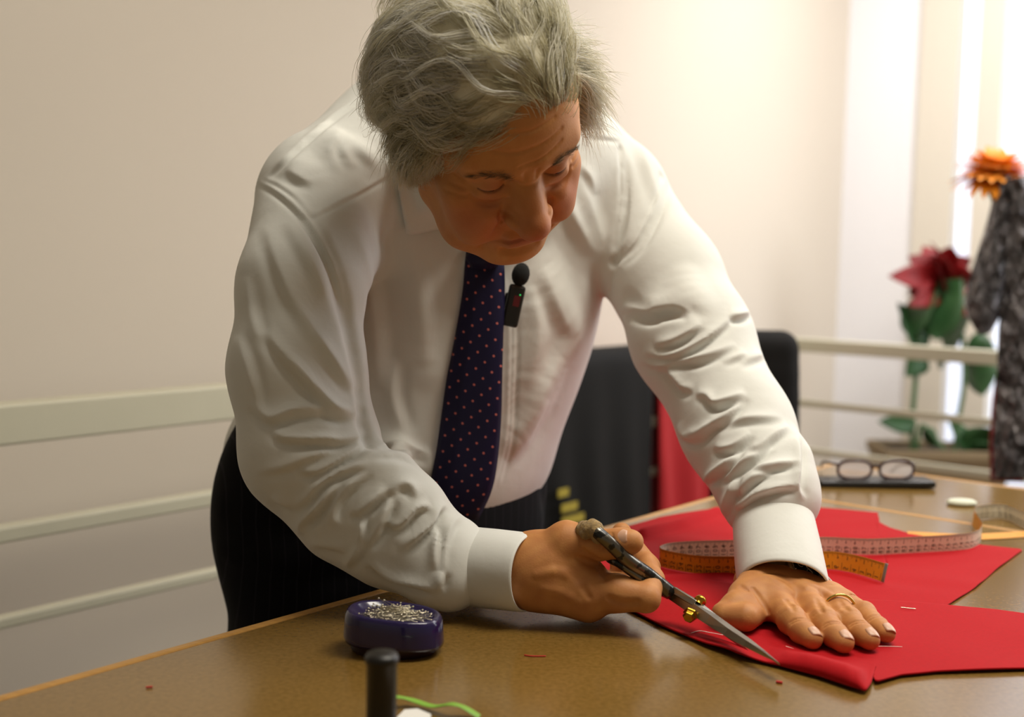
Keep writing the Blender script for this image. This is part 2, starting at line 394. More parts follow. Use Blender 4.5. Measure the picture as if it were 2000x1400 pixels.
# ------------------------------------------------------------------ setting
TZ = 0.90
e = nrm((.6428, .7660, 0)); g = nrm((.7660, -.6428, 0)); zz = np.array([0, 0, 1.0])   # along the table's edge / across it
nW = -g
RAILZ = 1.02
rl = P(0, 787, 1.654); rl_off = rl @ nW               # left rail plane
rr = P(1543, 659, 3.40); rr_off = rr @ e              # right rail plane
wl_off = rl_off + .28; wr_off = rr_off + 1.0
def at(ea, na, z): return e * ea + nW * na + zz * z    # room coordinates: along e, along nW, height

def slab(name, a0, a1, b0, b1, z0, z1, m, **kw):
    o = MB().box(at((a0 + a1) / 2, (b0 + b1) / 2, (z0 + z1) / 2), e, nW, zz, ((a1 - a0) / 2, (b1 - b0) / 2, (z1 - z0) / 2)).build(name, m, None, False, **kw); return o
slab('floor', -3.2, wr_off + .1, -3.6, wl_off + .1, -.1, 0, M['floor'], kind='structure')
slab('ceiling', -3.2, wr_off + .1, -3.6, wl_off + .1, 2.75, 2.85, M['ceiling'], kind='structure')
slab('wall_left', -3.2, wr_off + .1, wl_off, wl_off + .1, 0, 2.75, M['wall'], kind='structure')
# the back wall stops where the window band begins
def wall_n(px): return PPL(px, 300, e, wr_off) @ nW
n0 = wall_n(1795)
slab('wall_back', wr_off, wr_off + .1, n0, wl_off + .1, 0, 2.75, M['wall_lit'], kind='structure')
bands = [(1795, 1868, 'f'), (1868, 1908, 'p'), (1908, 1955, 'f'), (1955, 2130, 'p'), (2130, 2200, 'f')]
wi = 0
for x0, x1, t in bands:
    a, b = wall_n(x1), wall_n(x0)
    if t == 'f':
        slab('trim_%d' % (wi + 1), wr_off - .03, wr_off + .1, a, b, 0, 2.75, M['frame'], kind='structure'); wi += 1
    else:
        slab('window_%d' % wi, wr_off + .03, wr_off + .05, a, b, .35, 2.6, M['pane'], kind='structure')
        slab('sill', wr_off, wr_off + .1, a, b, 0, .35, M['frame'], kind='structure')
        slab('lintel', wr_off, wr_off + .1, a, b, 2.6, 2.75, M['frame'], kind='structure')
slab('wall_back', wr_off, wr_off + .1, -3.6, wall_n(2200), 0, 2.75, M['wall'], kind='structure')
slab('baseboard_left', -3.2, wr_off, wl_off - .015, wl_off, 0, .09, M['frame'], kind='structure')

# railing in front of the walls
ce = rr_off; cn = rl_off
railing = empty('railing', at(ce, cn, 0), label='cream painted metal railing along the pale wall behind the man', category='railing')
def rail_z(px, py, n, off): return PPL(px, py, n, off)[2]
zt = rail_z(0, 787, nW, rl_off); zb = rail_z(0, 867, nW, rl_off)
bars = [(zb, zt, .022, 'top_rail'), (rail_z(0, 1059, nW, rl_off), rail_z(0, 1026, nW, rl_off), .013, 'rail'), (rail_z(0, 1227, nW, rl_off), rail_z(0, 1203, nW, rl_off), .010, 'rail'), (.30, .318, .010, 'rail')]
for b0, b1, hw, nm in bars:
    MB().box(at((ce - 2.6) / 2, cn, (b0 + b1) / 2), e, nW, zz, ((ce + 2.6) / 2, hw, (b1 - b0) / 2)).build(nm, M['rail'], railing, False, .004)
zt2 = rail_z(1543, 659, e, rr_off); zb2 = rail_z(1543, 684, e, rr_off)
for b0, b1, hw, nm in [(zb2, zt2, .022, 'top_rail'), (rail_z(1566, 793, e, rr_off), rail_z(1566, 780, e, rr_off), .008, 'rail'), (rail_z(1572, 886, e, rr_off), rail_z(1572, 873, e, rr_off), .008, 'rail'), (.30, .318, .010, 'rail')]:
    MB().box(at(ce, (cn - 2.4) / 2 - .02, (b0 + b1) / 2), e, nW, zz, (hw, (cn + 2.4) / 2, (b1 - b0) / 2)).build(nm, M['rail'], railing, False, .003)
for a, b in ((ce, cn), (-2.4, cn), (ce, -2.3)):
    MB().box(at(a, b, zt / 2 - .01), e, nW, zz, (.02, .02, zt / 2 - .01)).build('post', M['rail'], railing, False, .003)

# ------------------------------------------------------------------ cutting table
L0 = PZ(0, 1362, TZ); Lc = PZ(1620, 902, TZ); Ls = PZ(1760, 1000, TZ)
t_e1 = Lc @ e; t_n = (L0 @ nW + Lc @ nW) / 2; t_s = (Ls @ e + PZ(1890, 1019, TZ) @ e) / 2
t_e0 = t_e1 - 2.0; t_n0 = t_n - 1.15
table = empty('cutting_table', at((t_e0 + t_e1) / 2, (t_n + t_n0) / 2, 0), label='long tailor\'s cutting table with a brown board top and light wood edging', category='table')
ed = .012
def tslab(name, a0, a1, b0, b1, z0, z1, m, bev=.002):
    return MB().box(at((a0 + a1) / 2, (b0 + b1) / 2, (z0 + z1) / 2), e, nW, zz, ((a1 - a0) / 2, (b1 - b0) / 2, (z1 - z0) / 2)).build(name, m, table, False, bev)
tslab('top_board', t_e0, t_s - ed, t_n0, t_n - ed, TZ - .03, TZ, M['table'])
tslab('top_board', t_s, t_e1 - ed, t_n0, t_n - ed, TZ - .03, TZ, M['table'])
tslab('edge_strip', t_e0, t_e1, t_n - ed, t_n, TZ - .034, TZ + .0005, M['edge'], .003)
tslab('edge_strip', t_e1 - ed, t_e1, t_n0, t_n - ed, TZ - .034, TZ + .0005, M['edge'], .003)
tslab('edge_strip', t_s - ed, t_s, t_n0, t_n - ed, TZ - .034, TZ + .0003, M['edge'], .001)
for a in (t_e0 + .08, t_e1 - .1):
    for b in (t_n0 + .08, t_n - .12): tslab('leg', a - .03, a + .03, b - .03, b + .03, 0, TZ - .034, M['steel'])
tslab('apron', t_e0 + .06, t_e1 - .08, t_n - .13, t_n - .11, TZ - .12, TZ - .034, M['steel'])

# ------------------------------------------------------------------ the man: head pose in the room
def _rot(ax, a):
    c, s = math.cos(a), math.sin(a)
    return np.array([[1, 0, 0], [0, c, -s], [0, s, c]]) if ax == 0 else (np.array([[c, 0, s], [0, 1, 0], [-s, 0, c]]) if ax == 1 else np.array([[c, -s, 0], [s, c, 0], [0, 0, 1]]))
HM = _rot(2, .6186) @ np.diag([-1, -1, 1.]) @ _rot(0, -.8014) @ _rot(1, .4194)   # head axes: x his right, y face, z crown
HT = np.array([-.0282, 1.1389, 1.3551])
def H(x, y, z): return HM @ np.array([x, y, z], float) + HT
HR = HM.T
def Hl(p): return (np.asarray(p) - HT) @ HM            # back to head coordinates

def build_head():
    v = Vol(HT - .185, HT + .165, .0014)
    A = lambda c, r, k=.012, sub=False: v.ell(H(*c), r, HR, k, sub)
    C = lambda a, b, ra, rb=None, k=.01, sub=False: v.rc(H(*a), H(*b), ra, rb, k, sub)
    def S(pts, r, k=.004, sub=True):             # carve a line that follows the skin
        n = 4 * len(pts); p = smooth_path([H(*q) for q in pts], n); rr = np.interp(np.linspace(0, 1, n), np.linspace(0, 1, len(pts)), np.broadcast_to(np.asarray(r, float), (len(pts),)))
        for _ in range(3): p = p - np.clip(v.sample(p), -.012, .012)[:, None] * v.grad(p)
        v.chain1(p - v.grad(p) * (rr * .1)[:, None], rr, k, sub)
    A((0, -.012, .045), (.077, .098, .090))
    A((0, .035, -.012), (.065, .060, .082), .03)
    A((0, .048, .062), (.063, .043, .046), .02)
    
    v.rc(H(0, -.03, -.06), np.array([-.050, 1.30, 1.355]), .054, .056, .02)
    for s in (1, -1):
        C((s * .047, .006, -.046), (s * .016, .073, -.0745), .019, .017, .022)      # jaw
        C((s * .044, .004, -.010), (s * .046, .010, -.046), .020, .019, .02)
        C((s * .012, .086, .048), (s * .047, .073, .051), .0095, .008, .016)       # brow ridge
        A((s * .047, .062, .004), (.021, .018, .018), .016)                        # cheekbone
        A((s * .039, .066, -.022), (.025, .024, .028), .016)                       # cheek
        A((s * .043, .050, -.058), (.022, .025, .024), .018)                       # jowl
        A((s * .031, .101, .028), (.019, .017, .011), .012, True)                  # socket
    A((0, .078, -.0725), (.022, .018, .0165), .016)                                  # chin
    A((0, .045, -.076), (.036, .034, .018), .02)                                   # under the chin
    # muzzle, lips
    A((0, .082, -.040), (.029, .017, .024), .012)
    C((-.013, .0955, -.0370), (.013, .0955, -.0370), .0052, None, .006)
    C((-.013, .0945, -.0475), (.013, .0945, -.0475), .0062, None, .006)
    C((0, .0975, -.0370), (0, .0975, -.0370), .0050, None, .005)
    S([(-.029, .0870, -.0445), (-.016, .0985, -.0415), (0, .1030, -.0405), (.016, .0985, -.0415), (.029, .0870, -.0445)], [.0014, .0023, .0023, .0023, .0014], .0015)
    S([(-.016, .094, -.0600), (0, .099, -.0605), (.016, .094, -.0600)], .0032, .008)
    for s in (1, -1):
        S([(s * .0295, .0870, -.0460), (s * .0335, .0825, -.0530), (s * .035, .0775, -.060)], [.0022, .0016, .001], .005)
        S([(s * .0225, .0985, .000), (s * .0285, .0940, -.018), (s * .0360, .0870, -.037)], [.0042, .0058, .0030], .005); C((s * .034, .085, -.006), (s * .043, .080, -.034), .0112, .0130, .012)   # nasolabial fold
    # nose
    C((0, .084, .036), (0, .099, .008), .0108, .0122, .010)
    C((0, .099, .008), (0, .1125, -.0065), .0122, .0138, .010)
    A((0, .1145, -.0085), (.0152, .0135, .0132), .007)
    C((0, .082, .010), (0, .094, -.008), .0140, .0145, .012)
    for s in (1, -1):
        A((s * .0150, .1010, -.0055), (.0082, .0125, .0096), .005)
        A((s * .0078, .1095, -.0205), (.0040, .0060, .004), .003, True)
        S([(s * .0158, .1130, .002), (s * .0232, .1035, .004), (s * .0250, .0955, -.004), (s * .0225, .093, -.016)], [.0006, .0024, .0030, .0012], .003)
    # eyes: lowered lids over the ball, bags below
    for s in (1, -1):
        v.ell(H(s * .0315, .0770, .0275), (.0140, .0135, .0132), HR, .004)
        S([(s * .0190, .0875, .0262), (s * .025, .0918, .0240), (s * .0315, .0930, .0232), (s * .039, .0892, .0240), (s * .0460, .0815, .0262)], [.0005, .0015, .0017, .0014, .0005], .0015)
        S([(s * .0195, .0850, .0360), (s * .0315, .0905, .0388), (s * .0455, .0800, .0365)], [.0006, .0012, .0006], .003)         # lid crease
        C((s * .022, .0868, .0165), (s * .041, .0820, .0175), .0050, .0045, .007)                                               # bag
        S([(s * .0195, .0905, .0145), (s * .029, .0925, .0095), (s * .041, .0868, .0095), (s * .0485, .078, .0160)], [.0006, .0018, .0018, .0008], .004)
        C((s * .027, .084, .0405), (s * .048, .0735, .0375), .0050, .0055, .007)                                                # heavy upper fold
        for q in (.030, .020, .012): S([(s * .052, .0735, q), (s * .060, .062, q * 1.25 - .006)], [.0009, .0004], .003)         # crow's feet
        # ear
        A((s * .0775, -.010, .004), (.0075, .019, .033), .008)
        A((s * .0800, -.002, -.024), (.0070, .0090, .0120), .006)
        A((s * .0855, -.008, .008), (.004, .011, .020), .005, True)
    # brow lines
    S([(.036, .0905, .074), (.015, .0965, .0705), (-.012, .0965, .0725), (-.036, .0905, .078)], [.0004, .0010, .0010, .0004], .003)
    S([(.012, .0985, .056), (-.010, .0985, .0585), (-.034, .0915, .0665)], [.0006, .0013, .0006], .002)
    S([(.030, .0865, .090), (0, .0925, .088), (-.030, .087, .092)], [.0003, .0008, .0003], .003)
    S([(.006, .1000, .047), (.0055, .0985, .037)], [.0009, .0004], .003); S([(-.006, .1000, .048), (-.0055, .0985, .038)], [.0009, .0004], .003)
    S([(.018, .0985, .0325), (0, .1015, .031), (-.018, .0985, .0325)], [.0003, .0009, .0003], .004)
    return v

def skin_tone(V, kind):
    n = len(V); base = np.array(lin('#c58a50')[:3]); c = np.tile(base, (n, 1))
    def blend(w, col): 
        w = np.clip(w, 0, 1)[:, None]; c[:] = c * (1 - w) + np.array(lin(col)[:3]) * w
    if kind == 'head':
        q = Hl(V); 
        def spot(p, r, col, a): blend(a * np.exp(-((q - np.array(p)) ** 2).sum(1) / (r * r)), col)
        for s in (1, -1):
            spot((s * .043, .078, -.012), .024, '#b4573a', .75); spot((s * .03, .085, -.03), .02, '#b45a3c', .45)
            spot((s * .031, .09, .010), .012, '#a8654a', .5); spot((s * .0315, .09, .031), .011, '#b27458', .6)
            spot((s * .082, -.002, -.02), .018, '#b85a3c', .8)
            spot((s * .05, .06, -.055), .022, '#a8623c', .4)
        spot((0, .12, -.010), .018, '#ab4f3c', .8); spot((0, .105, .012), .014, '#a96046', .45)
        for sd_ in (1, -1):
            xs = np.clip((q[:, 0] * sd_ - .0205) / .0225, 0, 1); ze = .0235 + .010 * (xs - .5) ** 2
            blend(.85 * np.exp(-((q[:, 2] - ze) / (.0011 + .0009 * np.sin(np.pi * xs))) ** 2) * (q[:, 0] * sd_ > .0195) * (q[:, 0] * sd_ < .044) * (q[:, 1] > .08), '#4a2a1a')
        w = np.exp(-((q[:, 2] + .0428) / .0075) ** 2) * np.exp(-(q[:, 0] / .021) ** 4) * (q[:, 1] > .085); blend(.8 * w, '#9d5546')
    else:
        w = .5 + .5 * np.sin(V[:, 0] * 230 + 2 * np.sin(V[:, 1] * 170)) * np.sin(V[:, 2] * 260 + V[:, 1] * 190); blend(.35 * w, '#a56540')
    return c

# hands -----------------------------------------------------------------
TC = TZ + .0042      # top of the cloth on the table
def finger(v, pts, rs, k=.004, knuck=True):
    v.chain(pts, rs, k)
def build_left_hand():
    z0 = TC; v = Vol(PZ(1385, 1240, .95) - [.06, .08, .07], [.42, 1.26, 1.02], .0011)
    w = P(1508, 1138, 1.160); w2 = P(1516, 1030, 1.205)
    mc = [PZ(1512, 1172, z0 + .0170), PZ(1567, 1166, z0 + .0185), PZ(1617, 1170, z0 + .0155), PZ(1652, 1184, z0 + .0115)]
    wr = [w + Rt * d + zz * h for d, h in ((-.021, .000), (-.009, .001), (.004, -.001), (.015, -.005))]
    v.rc(w2 - Rt * .004, w - Rt * .008, .021, .0165, .012); v.rc(w2 + Rt * .004, w + Rt * .004, .021, .0165, .012)
    for a, b, ra, rb in zip(wr, mc, (.0165, .0175, .0165, .0125), (.0165, .0165, .0150, .0125)): v.rc(a, b, ra, rb, .016)
    for i, r_ in enumerate((.0175, .0160, .012)): v.rc((wr[i] + mc[i]) / 2 - zz * .002, (wr[i + 1] + mc[i + 1]) / 2 - zz * .004, r_, r_ * .9, .016)
    F = [([(1546, 1212, .0140), (1566, 1232, .0112), (1586, 1247, .0092)], (.0158, .0140, .0122, .0100)),
         ([(1609, 1215, .0140), (1630, 1239, .0114), (1647, 1254, .0094)], (.0158, .0138, .0124, .0102)),
         ([(1658, 1214, .0135), (1681, 1236, .0110), (1698, 1249, .0092)], (.0150, .0130, .0117, .0098)),
         ([(1688, 1200, .0120), (1712, 1222, .0100), (1731, 1237, .0085)], (.0125, .0116, .0104, .0088))]
    tips = []
    for m, (f, r) in zip(mc, F):
        r = [r[0] * .97] + [x * .93 for x in r[1:]]; pts = [m] + [PZ(x, y, z0 + h) for x, y, h in f]; d0 = nrm(pts[1] - m)
        mid = (pts[0] * .5 + pts[1] * .5)
        v.chain([pts[0], mid, pts[1]], [r[0], r[1] * .94, r[1]], .007)
        v.rc(pts[1], (pts[1] + pts[2]) / 2, r[1], r[2] * .97, .003); v.rc((pts[1] + pts[2]) / 2, pts[2], r[2] * .97, r[2], .003)
        v.rc(pts[2], pts[3], r[2], r[3], .003)
        tips.append((pts[2], pts[3], r[3]))
        # knuckle wrinkles across the back
        side = nrm(np.cross(d0, zz)); up = np.cross(side, d0)
        for cpt, rad, n in ((pts[1], r[1], (-.005, -.002, .0015, .005)), (pts[2], r[2], (-.002, .002)), (pts[0], r[0], (-.005, .0, .005))):
            for o in n:
                arc = [cpt + d0 * (o + .0012 * math.cos(3 * t)) + rad * 1.0 * (side * math.sin(t) + up * math.cos(t)) for t in np.linspace(-1.0, 1.0, 7)]
                v.chain1(arc, [.0003, .0007, .0009, .0010, .0009, .0007, .0003], .0022, True)
        v.rc(pts[1] + up * r[1] * .30, pts[1] + up * r[1] * .30, r[1] * .72, None, .006)
        # tendon
        v.rc(m + up * (r[0] - .003), m + up * (r[0] - .006) + (w - m) * .5, .0034, .0022, .006)
    # thumb, turned on its side with the pulp toward the camera
    th = [P(1478, 1150, 1.135), PZ(1455, 1163, z0 + .0205), PZ(1436, 1184, z0 + .0165)]
    v.chain(th, (.0165, .0135, .0128), .010)
    v.rc(P(1480, 1152, 1.13), PZ(1510, 1175, z0 + .017), .016, .014, .015)          # web
    v.rc(th[2], PZ(1410, 1196, z0 + .0135), .0128, .0092, .004)
    v.rc(PZ(1455, 1206, z0 + .0135), PZ(1418, 1203, z0 + .0125), .0128, .0102, .006)
    v.chain1([PZ(1425, 1160, z0 + .03), PZ(1440, 1166, z0 + .033), PZ(1456, 1168, z0 + .034)], .0011, .003, True)
    v.fold([(1448, 1146), (1462, 1158), (1474, 1178)], .0026, .0012, .004, True, 5)
    v.rc(PZ(1480, 1165, z0 + .018), PZ(1470, 1200, z0 + .012), .017, .011, .012)
    # veins on the back of the hand
    for q in ([(1496, 1124), (1522, 1138), (1545, 1156)], [(1530, 1122), (1565, 1142), (1592, 1154)], [(1572, 1136), (1605, 1152), (1632, 1166)]): v.fold(q, .0032, .0011, .004)
    for q in ([(1485, 1120), (1510, 1118), (1535, 1122)], [(1470, 1150), (1485, 1170), (1500, 1195)], [(1535, 1172), (1545, 1182), (1550, 1192)], [(1595, 1170), (1600, 1185), (1606, 1196)], [(1640, 1172), (1646, 1184), (1656, 1192)]):
        v.fold(q, .0022, .0010, .003, True)
    v.half((0, 0, z0 + .0002), (0, 0, -1), .002)
    return v, tips
def build_right_hand():
    v = Vol(P(1020, 1110, 1.10) - [.075, .11, .075], P(1290, 1110, 1.12) + [.03, .12, .09], .0011)
    a0 = P(930, 1105, 1.125)
    v.rc(a0 + zz * .004, P(1035, 1106, 1.10), .0205, .0232, .016); v.rc(a0 - zz * .006, P(1035, 1131, 1.10), .0215, .0235, .016)
    im = P(1148, 1160, 1.085)
    v.rc(P(1048, 1115, 1.10), im, .0275, .0215, .018)
    v.rc(P(1076, 1092, 1.10), P(1108, 1062, 1.093), .0225, .0195, .018)                    # thumb side
    v.rc(P(1042, 1134, 1.10), P(1150, 1182, 1.087), .0225, .0125, .016)
    v.rc(P(1080, 1113, 1.105), P(1140, 1125, 1.10), .028, .018, .02)
    # further metacarpals and fingers, wrapped under the lower bow
    fm = [im, P(1158, 1150, 1.108), P(1156, 1142, 1.128), P(1150, 1138, 1.146)]
    for m, r in zip(fm[1:], (.0165, .016, .014)): v.rc(P(1040, 1112, 1.112), m, .026, r, .018)
    chains = [([(1205, 1158, 1.075), (1262, 1168, 1.066), (1274, 1132, 1.090), (1263, 1098, 1.112)], (.0205, .0168, .0128, .0112, .0092)),
              ([(1200, 1152, 1.10), (1252, 1150, 1.10), (1266, 1108, 1.115), (1240, 1070, 1.128)], (.0165, .0140, .0120, .0112, .0095)),
              ([(1195, 1146, 1.125), (1236, 1140, 1.128), (1240, 1090, 1.140), (1214, 1040, 1.150)], (.0160, .0135, .0118, .0112, .0098)),
              ([(1180, 1142, 1.148), (1210, 1134, 1.152), (1212, 1094, 1.160), (1200, 1062, 1.166)], (.0140, .0120, .0105, .0098, .0085))]
    for m, (f, r) in zip(fm, chains):
        pts = [m] + [P(*q) for q in f]; v.chain(pts[:3], r[:3], .006); v.chain(pts[2:], r[2:], .003)
    # thumb lying through the upper bow
    t = [P(1108, 1060, 1.093), P(1168, 1064, 1.083), P(1200, 1062, 1.078), P(1234, 1058, 1.072)]
    v.chain(t, (.0205, .0138, .0128, .0108), .006)
    v.rc(P(1216, 1060, 1.075), P(1216, 1060, 1.075), .0125, None, .006)
    for x in (1178, 1187, 1195): v.fold([(x, 1042), (x + 2, 1060), (x, 1078)], .0016, .0007, .002, True, 5)
    # web and creases
    for q in ([(1128, 1088), (1150, 1096), (1166, 1104)], [(1140, 1075), (1155, 1088), (1170, 1092)], [(1168, 1112), (1178, 1120), (1184, 1130)], [(1190, 1168), (1215, 1178), (1245, 1176)], [(1110, 1120), (1135, 1138), (1150, 1165)]):
        v.fold(q, .0028, .0013, .004, True, 6)
    for q in ([(1048, 1122), (1085, 1116), (1118, 1128), (1150, 1150)], [(1060, 1150), (1095, 1158), (1130, 1176)], [(1118, 1100), (1145, 1118), (1170, 1140)]): v.fold(q, .0036, .0013, .005, False, 6)
    v.half((0, 0, TZ + .0006), (0, 0, -1), .002)
    return v

# shirt -----------------------------------------------------------------
BA = np.array([(.87, .5, 0), (.5, -.87, 0), (0, 0, 1.0)])
def Q(x, y, d): return P(x, y, d * 1.07)
def build_shirt():
    v = Vol([-.37, 1.0, .86], [.42, 1.68, 1.56], .0020)
    v.ell(Q(905, 520, 1.345), (.190, .135, .205), BA, .06)
    v.ell(Q(930, 330, 1.33), (.185, .12, .13), BA, .06)
    v.ell(Q(772, 880, 1.36), (.212, .152, .132), BA, .07)
    v.ell(Q(830, 700, 1.36), (.197, .14, .14), BA, .06)
    v.rc(Q(640, 372, 1.19), Q(880, 262, 1.30), .068, .098, .05)
    v.rc(Q(1190, 368, 1.37), Q(960, 262, 1.31), .062, .10, .05)
    # right arm: hangs, then the forearm lies along the table edge
    v.chain([Q(622, 400, 1.17), Q(588, 560, 1.10), Q(580, 720, 1.085), Q(606, 872, 1.075)], (.066, .060, .064, .066), .02)
    v.chain([Q(606, 880, 1.075), Q(690, 985, 1.07), Q(770, 1040, 1.06), Q(870, 1090, 1.05)], (.064, .055, .050, .043), .02)
    # left arm: straight, leaning on the hand
    v.chain([Q(1205, 395, 1.365), Q(1300, 545, 1.325), Q(1350, 660, 1.285), Q(1440, 838, 1.215), Q(1500, 965, 1.15)], (.064, .064, .067, .058, .051), .025)
    v.rc(Q(1530, 900, 1.16), Q(1545, 975, 1.14), .028, .024, .02)
    # armpits pulled in
    R = lambda pts, r=.012, l=.005, k=.014: v.fold(pts, r, l * .55, k)
    G = lambda pts, r=.010, l=.006, k=.012: v.fold(pts, r * .85, l * .9, k * .7, True)
    # creases where the right sleeve meets the body
    G([(603, 428), (640, 505), (668, 590), (690, 690), (705, 790)], .010, .006, .014)
    G([(706, 806), (716, 850), (728, 905)], .010, .008, .014)
    G([(1212, 290), (1216, 390), (1200, 510), (1190, 570)], .006, .005, .008)
    G([(1200, 512), (1242, 470), (1280, 395), (1293, 345)], .008, .006, .010)
    v.rc(Q(742, 950, 1.045), Q(752, 960, 1.045), .030, .030, .03); v.rc(Q(800, 985, 1.04), Q(808, 990, 1.04), .026, .026, .025)
    v.rc(Q(850, 1128, 1.035), Q(880, 1140, 1.035), .024, .022, .025)
    G([(1228, 582), (1262, 612), (1330, 600), (1366, 618)], .012, .006, .016)
    R([(1366, 640), (1350, 590), (1338, 540)], .014, .004, .02)
    # chest drapes, back of shoulder
    for q in ([(690, 420), (720, 520), (735, 640)], [(800, 480), (830, 600), (835, 720)], [(1060, 520), (1090, 600), (1120, 660)], [(1100, 380), (1130, 440), (1165, 500)], [(1040, 560), (1050, 660), (1030, 760)], [(1090, 700), (1050, 790), (1010, 850)]): R(q, .016, .0032, .03)
    for q in ([(632, 250), (650, 280), (662, 312)], [(668, 268), (702, 300), (735, 322)], [(560, 318), (590, 332), (610, 348)]): R(q, .012, .005, .016)
    R([(735, 900), (790, 890), (860, 905)], .014, .004, .02); G([(735, 870), (780, 868), (840, 880)], .010, .004, .02)
    return v

def build_person():
    vh = build_head(); V1, F1 = vh.nets()
    vl, tips = build_left_hand(); V2, F2 = vl.nets()
    vr = build_right_hand(); V3, F3 = vr.nets()
    vb = Vol([-.36, .98, .0], [.40, 1.70, 1.5], .009)                      # the trunk and limbs under the clothes
    vb.ell(Q(905, 520, 1.36), (.15, .10, .17), BA, .05); vb.ell(Q(800, 760, 1.37), (.16, .11, .15), BA, .05); vb.ell(P(757, 990, 1.46), (.165, .10, .12), BA, .05)
    vb.rc(Q(660, 400, 1.2), Q(1180, 400, 1.37), .05, .05, .04); vb.rc(Q(930, 400, 1.33), np.array([-.055, 1.28, 1.36]), .06, .055, .03)
    vb.chain([Q(640, 410, 1.19), Q(606, 872, 1.085), P(930, 1105, 1.125)], (.045, .042, .027), .02)
    vb.chain([Q(1215, 400, 1.37), Q(1360, 680, 1.28), P(1518, 1030, 1.205)], (.045, .042, .027), .02)
    for hx, d in ((640, 1.42), (880, 1.53)):
        hp = P(hx, 1040, d); vb.chain([hp, np.array([hp[0], hp[1] + .02, .5]), np.array([hp[0], hp[1] + .03, .09])], (.075, .05, .036), .03)
    V4, F4 = vb.nets()
    Vs = [V1, V2, V3, V4]; off = np.cumsum([0] + [len(x) for x in Vs[:-1]])
    me = mesh_np('person', np.vstack(Vs), np.vstack([f + o for f, o in zip((F1, F2, F3, F4), off)]))
    tone = np.vstack([skin_tone(V1, 'head'), skin_tone(V2, 'hand'), skin_tone(V3, 'hand'), skin_tone(V4, 'body')]); vcol(me, 'tone', tone)
    o = link('person', me, M['skin'], label='grey-haired man in white shirt and dotted navy tie, bent over the table cutting red cloth', category='person')
    return o, vh, vl, vr, tips
person, v_head, v_lh, v_rh, tips = build_person()

v_shirt = build_shirt()
Vs, Fs = v_shirt.nets()
def crumple(V, path, rad, lam, amp, s0, s1, seed):
    p = resample(path, 60); L = np.r_[0, np.cumsum(np.linalg.norm(np.diff(p, axis=0), axis=1))]; best = np.full(len(V), 9.0); bi = np.zeros(len(V), int)
    for i in range(60):
        d = np.linalg.norm(V - p[i], axis=1); m = d < best; best[m] = d[m]; bi[m] = i
    T = np.gradient(p, axis=0); T /= np.linalg.norm(T, axis=1)[:, None]; r = V - p[bi]; s = L[bi] + (r * T[bi]).sum(1)
    u = np.cross(T[bi], [0, 0, 1.0]); u /= np.linalg.norm(u, axis=1)[:, None]; w = np.cross(T[bi], u); ph = np.arctan2((r * w).sum(1), (r * u).sum(1))
    rg = np.random.default_rng(seed); a = rg.uniform(0, 6.28, 8)
    warp = .9 * np.sin(ph + a[0]) + .5 * np.sin(2 * ph + a[1] + s * 30) + .35 * np.sin(3 * ph + a[2] - s * 55)
    f = 1 - np.abs(np.sin(np.pi * (s / lam + warp))); f2 = 1 - np.abs(np.sin(np.pi * (s / lam * 1.9 + 1.7 * warp + 1 + .4 * np.sin(5 * ph + a[3]))))
    env = .35 + .65 * np.clip(np.sin(2 * ph + a[4] + s * 40) + .4 * np.sin(s * 90 + a[5]), 0, 1)
    m = np.clip((s - s0) / .04, 0, 1) * np.clip((s1 - s) / .03, 0, 1) * np.clip((rad - best) / .02, 0, 1)
    return amp * m * env * (f ** 2.2 + .5 * f2 ** 2 - .35)
def creases(V, N, lines, dmax, T=(0, 0, 1.0)):
    """raise each crest line on the cloth and sink a hollow on its lower side; lines are (points, height, width, hollow, side)"""
    ox, oy, sc = T; rel = V - CAM; dep = rel @ Fw; px = 1000 + FPX * (rel @ Rt) / dep; py = 700 - FPX * (rel @ Up) / dep
    face = np.clip(-(N * rel).sum(1) / np.linalg.norm(rel, axis=1) / .35, 0, 1) * (dep < dmax); out = np.zeros(len(V)); idx0 = np.where(face > 0)[0]
    for ln in lines:
        pts, A, w, hol = (list(ln) + [None] * 4)[:4]; A = A or .0042; w = w or 6.5; hol = .75 if hol is None else hol
        q = smooth_path(np.array(pts, float) / sc + [ox, oy], max(8, 6 * len(pts))); m = w * 6
        sel = idx0[(px[idx0] > q[:, 0].min() - m) & (px[idx0] < q[:, 0].max() + m) & (py[idx0] > q[:, 1].min() - m) & (py[idx0] < q[:, 1].max() + m)]
        if not len(sel): continue
        X = np.stack([px[sel], py[sel]], -1); bd = np.full(len(sel), 1e9); sg = np.zeros(len(sel)); tt = np.zeros(len(sel)); n = len(q) - 1
        dq = q[-1] - q[0]; gs = (1 if dq[0] > 0 else -1) if abs(dq[0]) > .3 * np.hypot(*dq) else (-1 if dq[1] > 0 else 1)
        for i in range(n):
            a, b = q[i], q[i + 1]; ab = b - a; t = np.clip(((X - a) @ ab) / (ab @ ab + 1e-9), 0, 1); d = X - a - t[:, None] * ab; dl = np.hypot(d[:, 0], d[:, 1]); k = dl < bd
            nn = np.array([-ab[1], ab[0]]); nn = nn / (np.linalg.norm(nn) + 1e-9)
            nn = nn * gs
            bd[k] = dl[k]; sg[k] = np.sign(d[k] @ nn + 1e-9); tt[k] = (i + t[k]) / n
        x = bd * sg; tap = np.sin(tt * np.pi) ** .8
        wu = w * 1.9                       # gentle upper slope, steep lower slope
        crest = np.where(x < 0, np.exp(-(np.abs(x) / wu) ** 1.5), np.exp(-(np.abs(x) / w) ** 1.6)); val = np.exp(-((x - 2.0 * w) / (1.15 * w)) ** 2)
        out[sel] += A * tap * (crest - hol * val)
    return out * face
nV = v_shirt.grad(Vs, .004)
